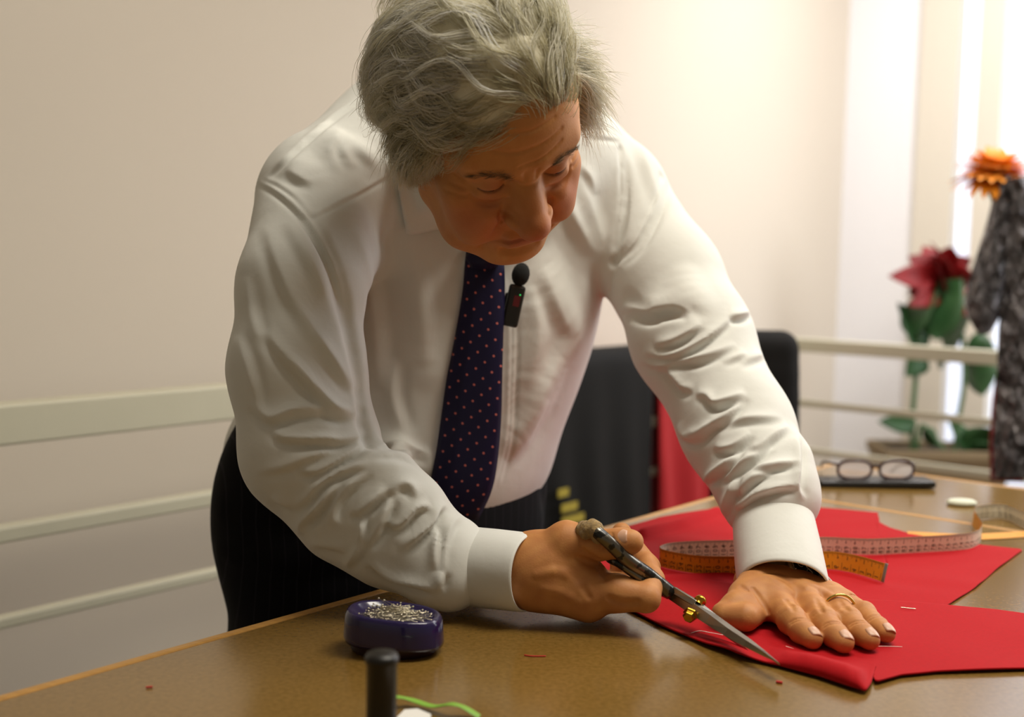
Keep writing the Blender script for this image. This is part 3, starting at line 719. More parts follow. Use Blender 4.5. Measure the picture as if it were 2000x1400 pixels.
RS = [([(190, 10), (280, 120), (370, 220), (450, 310), (530, 390), (600, 410), (660, 425)], .0050, 9, .7), ([(430, 20), (520, 150), (600, 270), (650, 300)], .0030, 8, .5), ([(60, 30), (110, 180), (150, 330), (160, 420)], .0022, 8, .5),
      ([(130, 360), (220, 440), (340, 405), (480, 395), (600, 420)], .0040, 8, .9), ([(235, 480), (270, 530), (360, 545), (480, 545), (560, 550), (640, 530), (680, 505)], .0050, 6.5, .9),
      ([(350, 690), (430, 700), (520, 660), (610, 610), (680, 545)], .0048, 6, .9), ([(150, 700), (280, 680), (380, 640), (520, 590), (560, 560)], .0030, 7, .6), ([(330, 880), (400, 830), (450, 770), (500, 730), (570, 700), (700, 662)], .0050, 6.5, .9),
      ([(380, 1010), (372, 960), (440, 890), (510, 800), (560, 735)], .0050, 6.5, .9), ([(545, 965), (525, 915), (550, 840), (610, 770), (700, 690)], .0042, 6.5, .8), ([(620, 890), (655, 900), (720, 850), (790, 780)], .0050, 6, 1.0),
      ([(655, 1060), (672, 990), (662, 925)], .0035, 5, .8), ([(680, 1070), (740, 1000), (790, 890), (800, 820)], .0048, 6, .9), ([(770, 950), (850, 965), (930, 885), (1000, 868)], .0048, 6, .9), ([(800, 810), (850, 770), (900, 775), (940, 830)], .0035, 7, .6),
      ([(850, 1085), (900, 1050), (960, 1000), (1010, 950), (1040, 890), (1080, 862)], .0048, 5.5, .9), ([(1022, 1180), (1025, 1080), (1030, 965)], .0040, 5, .8), ([(1060, 1190), (1062, 1090), (1090, 1000), (1120, 945), (1180, 930)], .0036, 6, .2),
      ([(590, 1170), (640, 1100), (665, 1040)], .0035, 6, .7), ([(700, 1140), (780, 1200), (880, 1240), (1030, 1280)], .0045, 6, .9), ([(1040, 1290), (1062, 1190)], .0035, 5, .6), ([(420, 1050), (500, 1060), (600, 1085)], .0025, 7, .6), ([(230, 820), (300, 860), (330, 880)], .0025, 7, .5)]
LS = [([(100, 165), (240, 190), (290, 172), (390, 160), (480, 190)], .0050, 8, 1.0), ([(270, 372), (380, 352), (470, 300), (530, 255)], .0045, 6, .8), ([(210, 412), (330, 432), (450, 402), (600, 305), (700, 215)], .0042, 5.5, .9), ([(680, 212), (740, 214), (800, 190)], .0040, 5, .8),
      ([(200, 450), (280, 482), (400, 462), (540, 440), (720, 370)], .0042, 6, .8), ([(270, 512), (340, 506), (400, 570), (430, 605), (490, 612)], .0038, 6, .9), ([(500, 640), (560, 652), (600, 692), (660, 682), (775, 635)], .0046, 6, .9),
      ([(450, 852), (520, 852), (580, 818), (680, 760), (775, 650)], .0046, 5.5, .8), ([(400, 800), (440, 872), (520, 880), (600, 820)], .0035, 6, .7), ([(600, 925), (650, 942), (720, 925), (800, 850)], .0042, 6, .9),
      ([(520, 1145), (600, 1080), (680, 1020), (740, 950)], .0048, 5.5, .9), ([(620, 1090), (665, 1092), (760, 1022), (860, 962), (915, 922)], .0046, 5.5, .9), ([(790, 935), (850, 932), (930, 870), (1010, 815)], .0040, 6, .8),
      ([(815, 1050), (870, 1045), (950, 1032), (1055, 1015)], .0040, 5, .9), ([(690, 1172), (740, 1172), (820, 1102), (930, 1052)], .0046, 5.5, .9), ([(705, 1240), (745, 1252), (830, 1192), (960, 1152), (1060, 1142)], .0048, 5.5, .9),
      ([(650, 1330), (662, 1260), (700, 1170), (720, 1085)], .0042, 5, .8), ([(1055, 870), (1062, 960), (1062, 1050), (1055, 1150), (1090, 1220)], .0040, 5, .8), ([(610, 830), (700, 792), (800, 775), (980, 770)], .0028, 6, .6), ([(740, 470), (830, 440), (900, 420)], .0025, 6, .6), ([(650, 470), (720, 440), (780, 420)], .0022, 5, .6)]
US = [([(1205, 512), (1245, 470), (1282, 400), (1296, 345)], .0040, 7, .9), ([(1213, 300), (1216, 380), (1204, 480)], .0026, 5, .8), ([(1232, 250), (1262, 320), (1290, 420)], .0020, 8, .5),
      ([(600, 428), (650, 401), (705, 373), (770, 334)], .0012, 2.8, 1.1), ([(498, 352), (532, 368), (568, 396), (600, 432), (624, 470), (652, 530), (672, 600)], .0024, 4, 1.1), ([(512, 345), (548, 362), (584, 390), (612, 428)], .0012, 3, .8), ([(733, 172), (680, 206), (624, 248), (566, 300), (520, 345)], .0016, 3.5, 1.1),
      ([(1146, 264), (1180, 267), (1214, 273)], .0014, 3, 1.0), ([(640, 300), (655, 275), (665, 250)], .0013, 7, .7), ([(690, 330), (672, 295), (668, 270)], .0013, 7, .7), ([(735, 322), (712, 300), (690, 280)], .0013, 8, .6), ([(560, 330), (590, 350), (612, 356)], .0020, 7, .6),
      ([(520, 440), (545, 520), (580, 600), (640, 690)], .0026, 10, .6), ([(560, 430), (600, 500), (640, 580)], .0022, 10, .6), ([(482, 540), (495, 620), (520, 700)], .0020, 8, .5)]
CH = [([(690, 440), (715, 520), (732, 640), (740, 760)], .0030, 14, .6), ([(800, 480), (826, 600), (832, 720)], .0026, 14, .6), ([(770, 700), (768, 780), (790, 850)], .0030, 10, .7), ([(720, 876), (780, 872), (850, 890)], .0040, 9, .8), ([(1060, 520), (1090, 600), (1120, 660)], .0022, 12, .6), ([(1100, 380), (1130, 440), (1165, 500)], .0022, 12, .6), ([(1120, 300), (1150, 400), (1180, 480)], .0022, 10, .6),
      ([(1040, 560), (1050, 660), (1030, 760)], .0022, 14, .6), ([(1090, 700), (1050, 790), (1010, 850)], .0026, 14, .6), ([(1070, 780), (1030, 850), (990, 900)], .0022, 10, .6), ([(1000, 560), (1003, 660), (1000, 770), (994, 860), (972, 950)], .0012, 3.5, 1.0), ([(988, 540), (994, 640), (992, 760), (986, 860), (962, 955)], .0010, 3, 1.0), ([(1130, 320), (1150, 345), (1160, 380)], .002, 7, .6)]
def relax(d, F, n):
    cnt = np.bincount(F.ravel(), minlength=len(d)) + 1e-9
    for _ in range(n): d = .35 * d + .65 * np.bincount(F.ravel(), weights=np.repeat(d[F].mean(1), 4), minlength=len(d)) / cnt
    return d
Vs = Vs + nV * relax(creases(Vs, nV, RS, 1.24, (440, 640, 2.5)) + creases(Vs, nV, LS, 1.46, (1180, 540, 2.8)) + creases(Vs, nV, US, 1.60) + creases(Vs, nV, CH, 1.55), Fs, 2)[:, None] * 1.65
shirt = link('shirt', mesh_np('shirt', Vs, Fs), M['shirt'], person, label='white long-sleeved dress shirt with rumpled sleeves')

def cuff(name, A, B, rA, rB, up, sq, parent, flare=.0):
    A, B = np.asarray(A), np.asarray(B); z = nrm(B - A); u = nrm(up - z * (up @ z)); w = np.cross(z, u); th = np.linspace(0, 2 * np.pi, 56, endpoint=False); rows = []
    L = np.linalg.norm(B - A)
    prof = [(0, .90), (.03, .985), (.10, 1.0), (.5, 1.01), (.9, 1.0), (.97, .995), (1.0, .975), (1.0, .945), (.95, .93), (.5, .93), (.1, .92)]
    for t, k in prof:
        r = (rA + (rB - rA) * t); ce_ = np.sign(np.cos(th)) * np.abs(np.cos(th)) ** .92; se_ = np.sign(np.sin(th)) * np.abs(np.sin(th)) ** .92
        rows.append(A + z * (L * t + flare * t * t * np.cos(th))[:, None] + k * r * (ce_[:, None] * u + sq * se_[:, None] * w))
    me = mesh_np(name, np.concatenate(rows), grid_faces(len(prof), 56, True)[:, ::-1])
    return link(name, me, M['shirt'], parent, label='stiff buttoned cuff of the white shirt')
cr = cuff('cuff', P(886, 1102, 1.138), P(1036, 1118, 1.098), .0370, .0360, zz, 1.10, shirt)
cl = cuff('cuff', P(1508, 1004, 1.224), P(1530, 1154, 1.138), .041, .0440, Rt, .96, shirt, .004)
MB().add(np.array([P(1600, 1118, 1.175), P(1609, 1116, 1.175), P(1629, 1138, 1.178), P(1606, 1151, 1.176), P(1600, 1118, 1.178), P(1609, 1116, 1.178), P(1629, 1138, 1.181), P(1606, 1151, 1.179)]), [(0, 1, 2, 3), (4, 7, 6, 5), (0, 4, 5, 1), (1, 5, 6, 2), (2, 6, 7, 3), (3, 7, 4, 0)]).build('cuff_flap', M['shirt'], shirt, False, .001)

# collar, tie, lapel microphone -------------------------------------------
v_neck = Vol([-.16, 1.0, 1.18], [.10, 1.45, 1.48], .004); v_neck.rc(H(0, -.03, -.06), np.array([-.050, 1.30, 1.355]), .054, .056)
v_tor = Vol([-.37, 1.0, .86], [.30, 1.68, 1.5], .006)
v_tor.ell(Q(905, 520, 1.345), (.190, .135, .205), BA, .06); v_tor.ell(Q(772, 880, 1.36), (.212, .152, .132), BA, .07); v_tor.ell(Q(830, 700, 1.36), (.197, .14, .14), BA, .06)
def sd(x, y, dflt=1.30):
    d = v_shirt.ray(x, y); return dflt if d is None else d
def nd(x, y):
    d = v_neck.ray(x, y); return 9 if d is None else d
def td_(x, y):
    d = v_tor.ray(x, y); return 1.30 if d is None else d
def sheet(name, rowsA, rowsB, dA, dB, m, parent, thick=.002, nu=24, nv=8, label=None):
    A = resample(rowsA, nu); B = resample(rowsB, nu); pts = []
    for i in range(nu):
        for j in range(nv):
            t = j / (nv - 1); x, y = A[i] * (1 - t) + B[i] * t; pts.append([x, y, min(sd(x, y) - .006, nd(x, y) - .006 - .004 * t)])
    G_ = np.array(pts).reshape(nu, nv, 3)
    for _ in range(6): G_[1:-1, :, 2] = .5 * G_[1:-1, :, 2] + .25 * (G_[:-2, :, 2] + G_[2:, :, 2]); G_[:, 1:-1, 2] = .5 * G_[:, 1:-1, 2] + .25 * (G_[:, :-2, 2] + G_[:, 2:, 2])
    G_[..., 2] -= .003
    pts = [P(*q) for q in G_.reshape(-1, 3)]
    o = link(name, mesh_np(name, pts, grid_faces(nu, nv)), m, parent)
    s = o.modifiers.new('thick', 'SOLIDIFY'); s.thickness = thick; s.offset = 0
    if label: o['label'] = label
    return o
sheet('collar', [(762, 296), (795, 318), (832, 350), (878, 410), (925, 478)], [(772, 322), (783, 395), (795, 460), (868, 445), (925, 487)], .030, .006, M['shirt'], shirt, .003, label='pointed collar leaf')
sheet('collar', [(1110, 320), (1080, 380), (1045, 430), (1010, 450), (965, 476)], [(1116, 350), (1092, 430), (1050, 462), (1005, 480), (965, 487)], .030, .006, M['shirt'], shirt, .003, label='far collar leaf')

tl = smooth_path([(914, 470), (908, 510), (903, 570), (886, 670), (872, 740), (862, 810), (852, 880), (840, 940), (826, 990)], 40)
tr = smooth_path([(978, 490), (985, 515), (986, 580), (983, 660), (981, 740), (979, 820), (972, 900), (960, 960), (934, 1016)], 40)
dm = np.array([min(td_(*(a * .5 + b * .5)), td_(*a), td_(*b)) for a, b in zip(tl, tr)]); dm[:4] = dm[4]
for _ in range(12): dm[1:-1] = np.minimum(dm[1:-1], (dm[:-2] + dm[2:]) / 2) * .5 + .25 * (dm[:-2] + dm[2:])
dm -= .010
rows = []; uv = []; NV = 13
sl = 0
for i in range(40):
    a = P(*tl[i], dm[i] + .002); b = P(*tr[i], dm[i] + .002)
    if i: sl += np.linalg.norm((a + b) / 2 - prev)
    prev = (a + b) / 2; wd = np.linalg.norm(b - a)
    for j in range(NV):
        t = j / (NV - 1); bul = .008 * (1 - (2 * t - 1) ** 4) + (.003 * np.exp(-((t - .16) / .06) ** 2) * -1)
        rows.append(a * (1 - t) + b * t - Fw * bul); uv.append(((t - .5) * wd, sl))
tm = mesh_np('necktie', rows, grid_faces(40, NV)); ul = tm.uv_layers.new(name='UVMap')
li = np.empty(len(tm.loops), np.int32); tm.loops.foreach_get('vertex_index', li); ul.data.foreach_set('uv', np.array(uv, np.float32)[li].ravel())
tie = link('necktie', tm, M['tie'], person, label='navy silk tie with small pink dots'); s_ = tie.modifiers.new('thick', 'SOLIDIFY'); s_.thickness = .004; s_.offset = -1
kt = MB(); kp = [P(938, 478, dm[0] - .004), P(945, 500, dm[2] - .010), P(946, 520, dm[3] - .006)]
kt.tube(kp, [.010, .0165, .012], 14, sx=1.25, ref=Fw); ko = kt.build('tie_knot', M['tie'], tie)

mic_d = sd(1005, 600) - .022
mic = empty('lapel_microphone', P(1003, 600, mic_d), label='small black clip-on microphone with foam head beside the tie', category='microphone')
ax = nrm(P(1017, 545, mic_d - .004) - P(998, 632, mic_d)); sx_ = nrm(np.cross(ax, Fw)); 
MB().box(P(1003, 597, mic_d), sx_, ax, np.cross(sx_, ax), (.0092, .0235, .0055)).build('body', M['black'], mic, False, .003)
fm_ = MB(); fm_.ball((0, 0, 0), (.0100, .0100, .0132), 10, [sx_, np.cross(sx_, ax), ax]); fm_.v[0] += P(1017, 536, mic_d - .003); fm_.build('foam_windscreen', M['foam'], mic)
MB().box(P(992, 600, mic_d + .008), sx_, ax, np.cross(sx_, ax), (.006, .016, .005)).build('clip', M['black'], mic, False, .002)
MB().ball(P(1016, 576, mic_d - .0062), .0009, 5).build('indicator_lamp', mat('green_lamp', '#2fae5a', .4, emit=('#2fd060', 1.0)), mic)
MB().box(P(1009, 588, mic_d - .0055), sx_, ax, np.cross(sx_, ax), (.0035, .006, .0005)).build('mark', mat('dark_red_mark', '#5d1218', .4), mic, False)

# trousers and shoes ---------------------------------------------------------
vt = Vol([-.40, 1.14, .03], [.22, 1.80, 1.10], .006)
vt.ell(P(757, 985, 1.44), (.216, .128, .21), BA, .06)
for hx, d in ((620, 1.40), (880, 1.53)):
    hp = P(hx, 1060, d); vt.chain([hp, np.array([hp[0], hp[1], .75]), np.array([hp[0] + .005, hp[1] + .02, .45]), np.array([hp[0] + .01, hp[1] + .03, .075])], (.102, .100, .078, .066), .03)
tc0 = P(757, 985, 1.44); vt.half((tc0[0], tc0[1], 1.045), zz + BA[1] * .80)
for q in ([(440, 1095), (520, 1120), (600, 1130), (700, 1120)], [(445, 1000), (520, 1030), (600, 1040)], [(1060, 960), (1070, 1010), (1060, 1040)]): vt.fold(q, .012, .004, .014, True)
for q in ([(436, 1080), (500, 1105), (600, 1112)],): vt.fold(q, .014, .006, .016)
Vt, Ft = vt.nets(); trousers = link('trousers', mesh_np('trousers', Vt, Ft), M['trouser'], person, label='dark navy pinstripe suit trousers')
for hx, d in ((620, 1.40), (880, 1.53)):
    hp = P(hx, 1060, d); c = np.array([hp[0] + .01, hp[1] + .03, 0]); fd = BA[1]; vsz = Vol(c - [.22, .24, 0.002], c + [.22, .16, .13], .006)
    vsz.chain([c + [0, 0, .055], c + fd * .08 + [0, 0, .045], c + fd * .17 + [0, 0, .035]], (.045, .046, .034), .02); vsz.half((0, 0, .001), (0, 0, -1)); a_, b_ = vsz.nets()
    link('shoe', mesh_np('shoe', a_, b_), mat('black_shoe_leather', '#12100e', .3), person, label='black leather shoe')
print('person done')

# ------------------------------------------------------------------ hair, brows, nails, watch, ring
HC = np.array([0, -.012, .045]); HRAD = np.array([.077, .098, .090])
def strands_mesh(name, paths, rad, tones):
    """paths (N,S,3) -> one mesh of thin three-sided tapering strands, tone per strand"""
    N, S, _ = paths.shape; T = np.gradient(paths, axis=1); T /= np.linalg.norm(T, axis=2)[..., None] + 1e-9
    ref = rng.normal(size=(N, 1, 3)); u = np.cross(T, np.broadcast_to(ref, T.shape)); u /= np.linalg.norm(u, axis=2)[..., None] + 1e-9; w = np.cross(T, u)
    s = np.linspace(0, 1, S); prof = np.clip(np.minimum(.55 + s * 3, 1) * (1 - s ** 3 * .85), .12, 1)
    rr = (np.asarray(rad).reshape(-1, 1) * prof[None])[..., None]; V = np.stack([paths + rr * (math.cos(a) * u + math.sin(a) * w) for a in (0, 2.094, 4.189)], 2)
    V = V.reshape(-1, 3); base = (np.arange(N) * S * 3)[:, None, None] + (np.arange(S - 1) * 3)[None, :, None]; k = np.arange(3)[None, None]; k2 = (np.arange(3) + 1) % 3
    F = np.stack([base + k, base + k2[None, None], base + 3 + k2[None, None], base + 3 + k], -1).reshape(-1, 4)
    me = mesh_np(name, V, F); vcol(me, 'tone', np.repeat(tones, S * 3, axis=0)); return me
_K = rng.normal(size=(24, 3)) * 34; _PH = rng.uniform(0, 6.28, 24)
def lnoise(q, sc=1.0):
    return np.sin(q @ (_K * sc).T + _PH).sum(-1) / 4.9
def hairline(q):                        # >0 where hair grows (head coordinates)
    x, y, z = q[..., 0], q[..., 1], q[..., 2]
    front = np.interp(x, [-.09, -.074, -.062, -.048, -.030, -.010, .010, .030, .050, .066, .074, .09], [.010, .012, .016, .048, .080, .091, .095, .091, .081, .064, .042, .030])
    low = np.interp(y, [-.12, -.06, -.02, .0, .012, .03, .05, .09], [-.055, -.05, -.015, .006, -.012, -.004, .050, .080])
    low = np.where(x < 0, np.interp(y, [-.12, -.06, -.02, .0, .012, .03, .09], [-.055, -.05, -.010, .010, .0, .040, .080]), low)
    return np.minimum(front - y, z - low)
def flow(q, n):
    x, y, z = q[:, 0], q[:, 1], q[:, 2]
    a = np.clip((x + .012) / .05, -1, 1)
    f = np.stack([np.where(a > 0, .95 * a + .12, .50 * a + .10), -1.0 + .25 * np.abs(a), np.zeros_like(x)], -1)
    sidew = np.clip((.078 - z) / .05, 0, 1) * np.clip(np.abs(x) / .05, 0, 1)
    f += np.stack([.2 * np.sign(x) * sidew, .25 * sidew, -1.25 * sidew], -1)
    tail = np.clip((.030 - z) / .03, 0, 1) * np.clip(np.abs(x) / .05, 0, 1)
    f += np.stack([.0 * x, 1.0 * tail * (y > -.04), -.5 * tail], -1)
    f -= n * (f * n).sum(-1)[:, None]; return f / (np.linalg.norm(f, axis=1)[:, None] + 1e-9)
def guides(q, steps, ds, lift, wave, jitter=.045):
    N = len(q); un = (q - HC) / HRAD; un /= np.linalg.norm(un, axis=1)[:, None]; ph = 1.3 * lnoise(q, .35) + rng.normal(0, .25, N); lam = .075 + .012 * rng.normal(size=N); L = np.zeros(N); out = []
    vol = lift * rng.uniform(.45, 1.15, N); amp = wave * rng.uniform(.7, 1.15, N); jit = rng.normal(0, jitter, (N, 3))
    for s in range(steps):
        t = s / (steps - 1); n = un / HRAD; n /= np.linalg.norm(n, axis=1)[:, None]; wv = np.sin(2 * np.pi * L / lam + ph)
        side = np.clip((.065 - q[:, 2]) / .04, 0, 1) * np.clip(np.abs(q[:, 0]) / .06, 0, 1)
        h = vol * np.sin(np.clip(t * 1.3, 0, 1) * np.pi * .60) + (.0045 * wv * min(1, t * 4)) + .002 + side * (.005 + .009 * t)
        out.append(HC + un * (HRAD + np.maximum(h, .001)[:, None]))
        f = flow(HC + un * HRAD, n) + jit; c = np.cross(n, f); f = f + c * (amp * np.sin(2 * np.pi * L / lam + ph + 1.2))[:, None]; f /= np.linalg.norm(f, axis=1)[:, None]
        q = HC + un * HRAD + f * ds; un = (q - HC) / HRAD; un /= np.linalg.norm(un, axis=1)[:, None]; L += ds
    return np.stack(out, 1)
def grow(N, steps, ds, lift, seed_fn, wave=.75, nlock=420, tight=.50, fuzz=.0008):
    g_ = seed_fn(nlock); G_ = guides(g_, steps, ds, lift, wave); q = seed_fn(N); N = len(q); own = np.empty(N, int)
    for i in range(0, N, 2000): own[i:i + 2000] = np.argmin(((q[i:i + 2000, None] - g_[None]) ** 2).sum(-1), 1)
    t = np.linspace(0, 1, steps)[None, :, None]; off = (q - g_[own])[:, None]; w = 1 - (1 - tight) * np.clip(t * 1.6, 0, 1) ** .8
    fz = rng.normal(0, 1, (N, 1, 3)) * fuzz * (.3 + 1.6 * t) + rng.normal(0, 1, (N, 1, 3)) * fuzz * np.sin(t * 9 + rng.uniform(0, 6, (N, 1, 1)))
    rise = (.0025 * rng.uniform(0, 1, (N, 1, 1))) * ((G_[own] - HC) / HRAD) * np.minimum(1, t * 3)
    pth = G_[own] + off * w + fz + rise; tr = (rng.uniform(.55, 1.0, N) * (steps - 1))[:, None]        # uneven lengths
    ii = np.minimum(np.linspace(0, 1, steps)[None] * tr, steps - 1.001); i0 = ii.astype(int); fr = (ii - i0)[..., None]; r_ = np.arange(N)[:, None]
    o_ = pth[r_, i0] * (1 - fr) + pth[r_, i0 + 1] * fr; grow.lock = own; return trim(o_)
def trim(o_):                           # cut level above the ear lobe
    zm = np.interp(o_[..., 1], [-.12, -.07, -.03, .0, .012, .024, .032, .042, .06], [-.06, -.035, .028, .020, .004, -.018, -.012, .004, .045]); zm = zm + rng.normal(0, .004, (len(o_), 1))
    bad = (o_[..., 2] < zm) & (np.abs(o_[..., 0]) > .045); S = o_.shape[1]; k = np.where(bad.any(1), bad.argmax(1), S); k = np.maximum(k, 3)
    ii = np.linspace(0, 1, S)[None] * (k[:, None] - 1.001); i0 = ii.astype(int); fr = (ii - i0)[..., None]; r_ = np.arange(len(o_))[:, None]
    return o_[r_, i0] * (1 - fr) + o_[r_, i0 + 1] * fr
def scalp_seed(N):
    d = rng.normal(size=(N * 3, 3)); d /= np.linalg.norm(d, axis=1)[:, None]; q = HC + d * HRAD
    return q[hairline(q) > rng.uniform(-.004, .004, len(q))][:N]
def tone_of(paths, lo='#e2dec6', mid='#fbf8ea', hi='#ffffff', lock=None):
    q = paths[:, 2]; lk = rng.normal(0, .22, 3000)[lock] if lock is not None else 0
    a = np.clip(.55 + .16 * lnoise(q, 1.2) + lk + rng.normal(0, .24, len(q)), 0, 1)[:, None]
    lo, mid, hi = (np.array(lin(c)[:3]) for c in (lo, mid, hi))
    return np.where(a < .5, lo + (mid - lo) * a * 2, mid + (hi - mid) * (a - .5) * 2)
# hair mass: a tousled cap with grooves, strands over it
th = np.linspace(0, 2 * np.pi, 180, endpoint=False); ph = np.linspace(.001, 2.35, 110)
d = np.stack([np.sin(ph)[:, None] * np.cos(th), np.sin(ph)[:, None] * np.sin(th), np.cos(ph)[:, None] * np.ones_like(th)], -1)
qc = HC + d * HRAD; hl = hairline(qc); edge = np.clip(hl / .02, -1, 1)
hh = np.where(edge > 0, .0135 * np.clip(hl / .040, 0, 1) ** .8 + .0004, edge * .010) + .0024 * lnoise(qc * np.array([1, 1, 1]), 2.2) * np.clip(edge, 0, 1)
sidec = np.clip((.075 - qc[..., 2]) / .04, 0, 1) * np.clip(np.abs(qc[..., 0]) / .06, 0, 1); hh += sidec * .007 * np.clip(edge, 0, 1)
vc = HC + d * (HRAD + hh[..., None]); fc = grid_faces(110, 180, True)
keep = (hl.ravel()[fc] > -.006).all(1); fc = fc[keep]; used, inv = np.unique(fc, return_inverse=True)
hv = (vc.reshape(-1, 3)[used]) @ HM.T + HT
hm = mesh_np('hair', hv, inv.reshape(fc.shape)[:, ::-1]); lt = np.clip(.5 + .5 * lnoise(vc.reshape(-1, 3)[used], 1.9), 0, 1)[:, None]
hc_ = np.array(lin('#b9b192')[:3]) * (1 - lt) + np.array(lin('#e4dec6')[:3]) * lt; wf = np.clip((.024 - hl.ravel()[used]) / .016, 0, 1)[:, None] * (vc.reshape(-1, 3)[used][:, 2:] > .05); vcol(hm, 'tone', hc_ * (1 - wf) + np.array(lin('#bf8a5a')[:3]) * wf)
hair = link('hair', hm, M['hair'], person, label='wavy silver-grey hair brushed back from the forehead')
pz = grow(6500, 14, .0080, .0140, scalp_seed, .7, 300, .8, .0018); sZ = strands_mesh('hair_underlayer', pz @ HM.T + HT, rng.uniform(.0002, .00034, len(pz)), tone_of(pz)); link('hair_underlayer', sZ, M['strand'], hair, kind='stuff')
pa = grow(11000, 18, .0090, .0205, scalp_seed, .85); sA = strands_mesh('hair_strands', pa @ HM.T + HT, rng.uniform(.00018, .00034, len(pa)), tone_of(pa, lock=grow.lock))
link('hair_strands', sA, M['strand'], hair, kind='stuff')
# fringe wisps at the front and loose tufts over the ears
def front_seed(N):
    q = scalp_seed(N * 14); h = hairline(q); return q[(h < .030) & (q[:, 2] > .03)][:N]
pb = grow(3000, 14, .0056, .011, front_seed, 1.0, 240, .7, .0020); sB = strands_mesh('hair_wisps', pb @ HM.T + HT, rng.uniform(.00015, .00026, len(pb)), tone_of(pb, '#bcb492', '#e0dabd', '#f7f3e0'))
link('hair_wisps', sB, M['strand'], hair, kind='stuff')
def tuft(side, N, dirv, y0, y1, z0, z1, ln):
    y = rng.uniform(y0, y1, N); z = rng.uniform(z0, z1, N); xx = np.sqrt(np.clip(1 - ((y - HC[1]) / HRAD[1]) ** 2 - ((z - HC[2]) / HRAD[2]) ** 2, .05, 1)) * HRAD[0]
    p = np.stack([side * (xx + .004), y, z], -1); D = np.array(dirv, float) + rng.normal(0, .22, (N, 3)); D /= np.linalg.norm(D, axis=1)[:, None]; out = []
    l = ln * rng.uniform(.5, 1.15, N)[:, None]; cu = rng.normal(0, .35, (N, 3))
    for t in np.linspace(0, 1, 10): out.append(p + D * l * t + np.array([side * .010 * math.sin(t * 2.4), 0, -.012 * t * t]) + cu * l * .35 * t * t)
    return np.stack(out, 1)
pt_ = np.concatenate([trim(tuft(1, 2300, (.25, .50, -.85), -.03, .036, .012, .055, .040)), trim(tuft(1, 1500, (.10, .30, -.95), .018, .052, .022, .062, .034)), tuft(-1, 2600, (-.62, .25, -.75), -.045, .022, .015, .075, .046), tuft(-1, 700, (-.9, .05, -.25), -.05, .01, .03, .085, .040), trim(tuft(1, 500, (.45, -.2, -.8), -.07, -.01, .01, .05, .035))])
sC = strands_mesh('hair_tufts', pt_ @ HM.T + HT, rng.uniform(.00018, .00034, len(pt_)), tone_of(pt_, '#ebe6d0', '#fdfbf2', '#ffffff'))
link('hair_tufts', sC, M['strand'], hair, kind='stuff')
# eyebrows
for s in (1, -1):
    N = 170; t = rng.uniform(0, 1, N); c = np.array([[s * (.014 if s > 0 else .020), .0965, .0440], [s * .026, .0950, .0480], [s * .038, .0880, .0490], [s * .049, .0780, .0450]])
    base = np.stack([np.interp(t, [0, .33, .66, 1], c[:, k]) for k in range(3)], -1) + np.stack([np.zeros(N), np.zeros(N), rng.normal(0, .0026, N) * (1.25 - t)], -1)
    # settle on the skin
    for it in range(4):
        w_ = base @ HM.T + HT; base = base - (v_head.sample(w_)[:, None] * (v_head.grad(w_) @ HM)) 
    D = np.stack([s * np.ones(N) * .9, -.25 - .5 * t, .35 - .6 * t], -1) + rng.normal(0, .25, (N, 3)); D /= np.linalg.norm(D, axis=1)[:, None]
    nn = v_head.grad(base @ HM.T + HT) @ HM; pth = np.stack([base + D * .0075 * k + nn * (.0004 + .0018 * math.sin(k * 2.6)) for k in np.linspace(0, 1, 5)], 1)
    link('eyebrow', strands_mesh('eyebrow', pth @ HM.T + HT, np.full(N, .00012), tone_of(pth, '#5d4a33', '#7d6a4e', '#b0a285')), M['strand'], person, kind='stuff')
    # eye and lashes inside the slit
    EB = MB(); EB.ball((0, 0, 0), .0122, 12); EB.v[0] = EB.v[0] + H(s * .0315, .0775, .0272); EB.build('eye', M['eye'], person)

def nail(c, dirv, up, L, Wd, parent=person):
    d_ = nrm(dirv); u_ = nrm(up - d_ * (up @ d_)); s_ = np.cross(d_, u_); pts = []
    for v in np.linspace(-1, 1, 9):
        wv = Wd * (1 - .22 * abs(v) ** 3) * (1 if v > -.9 else .8)
        for u in np.linspace(-1, 1, 9): pts.append(c + d_ * L * (v - .12 * u * u * (1 if v > 0 else -.6)) + s_ * wv * u - u_ * (Wd * .42 * u * u + .0006 * v * v))
    o = link('fingernail', mesh_np('fingernail', pts, grid_faces(9, 9)), M['nail'], parent); m = o.modifiers.new('thick', 'SOLIDIFY'); m.thickness = .0004; m.offset = 0
    return o
for a, b, r in tips:
    d_ = nrm(b - a); up = nrm(zz * .9 + Rt * .34 - Fw * .05); up = nrm(up - d_ * (up @ d_)); c = a + (b - a) * 1.12; ts = np.linspace(0, .03, 301)
    v_ = v_lh.sample(c + ts[:, None] * up); t0 = ts[np.argmax(v_ > 0)]; nail(c + up * (t0 + .0001), d_ - up * .30, up, .0058, r * .74)
ta, tb = P(1200, 1062, 1.078), P(1234, 1058, 1.072); td = nrm(tb - ta); tn = nrm(-Fw * .80 + zz * .62); tn = nrm(tn - td * (tn @ td))
tc_ = P(1220, 1059, 1.0745); ts = np.linspace(0, .03, 301); nail(tc_ + tn * (ts[np.argmax(v_rh.sample(tc_ + ts[:, None] * tn) > 0)] + .0002), td, tn, .0068, .0074)

ra = PZ(1617, 1164, TC + .0175); rb_ = PZ(1658, 1214, TC + .0135); rc_ = ra + (rb_ - ra) * .56; rd = nrm(rb_ - ra); ru = nrm(zz - rd * (zz @ rd)); rs = np.cross(rd, ru)
MB().tube([rc_ + .0148 * (math.cos(t) * ru + math.sin(t) * rs) for t in np.linspace(0, 2 * np.pi, 40, endpoint=False)], .0013, 8, closed=True).build('wedding_ring', M['gold'], person, label='thin gold wedding ring')

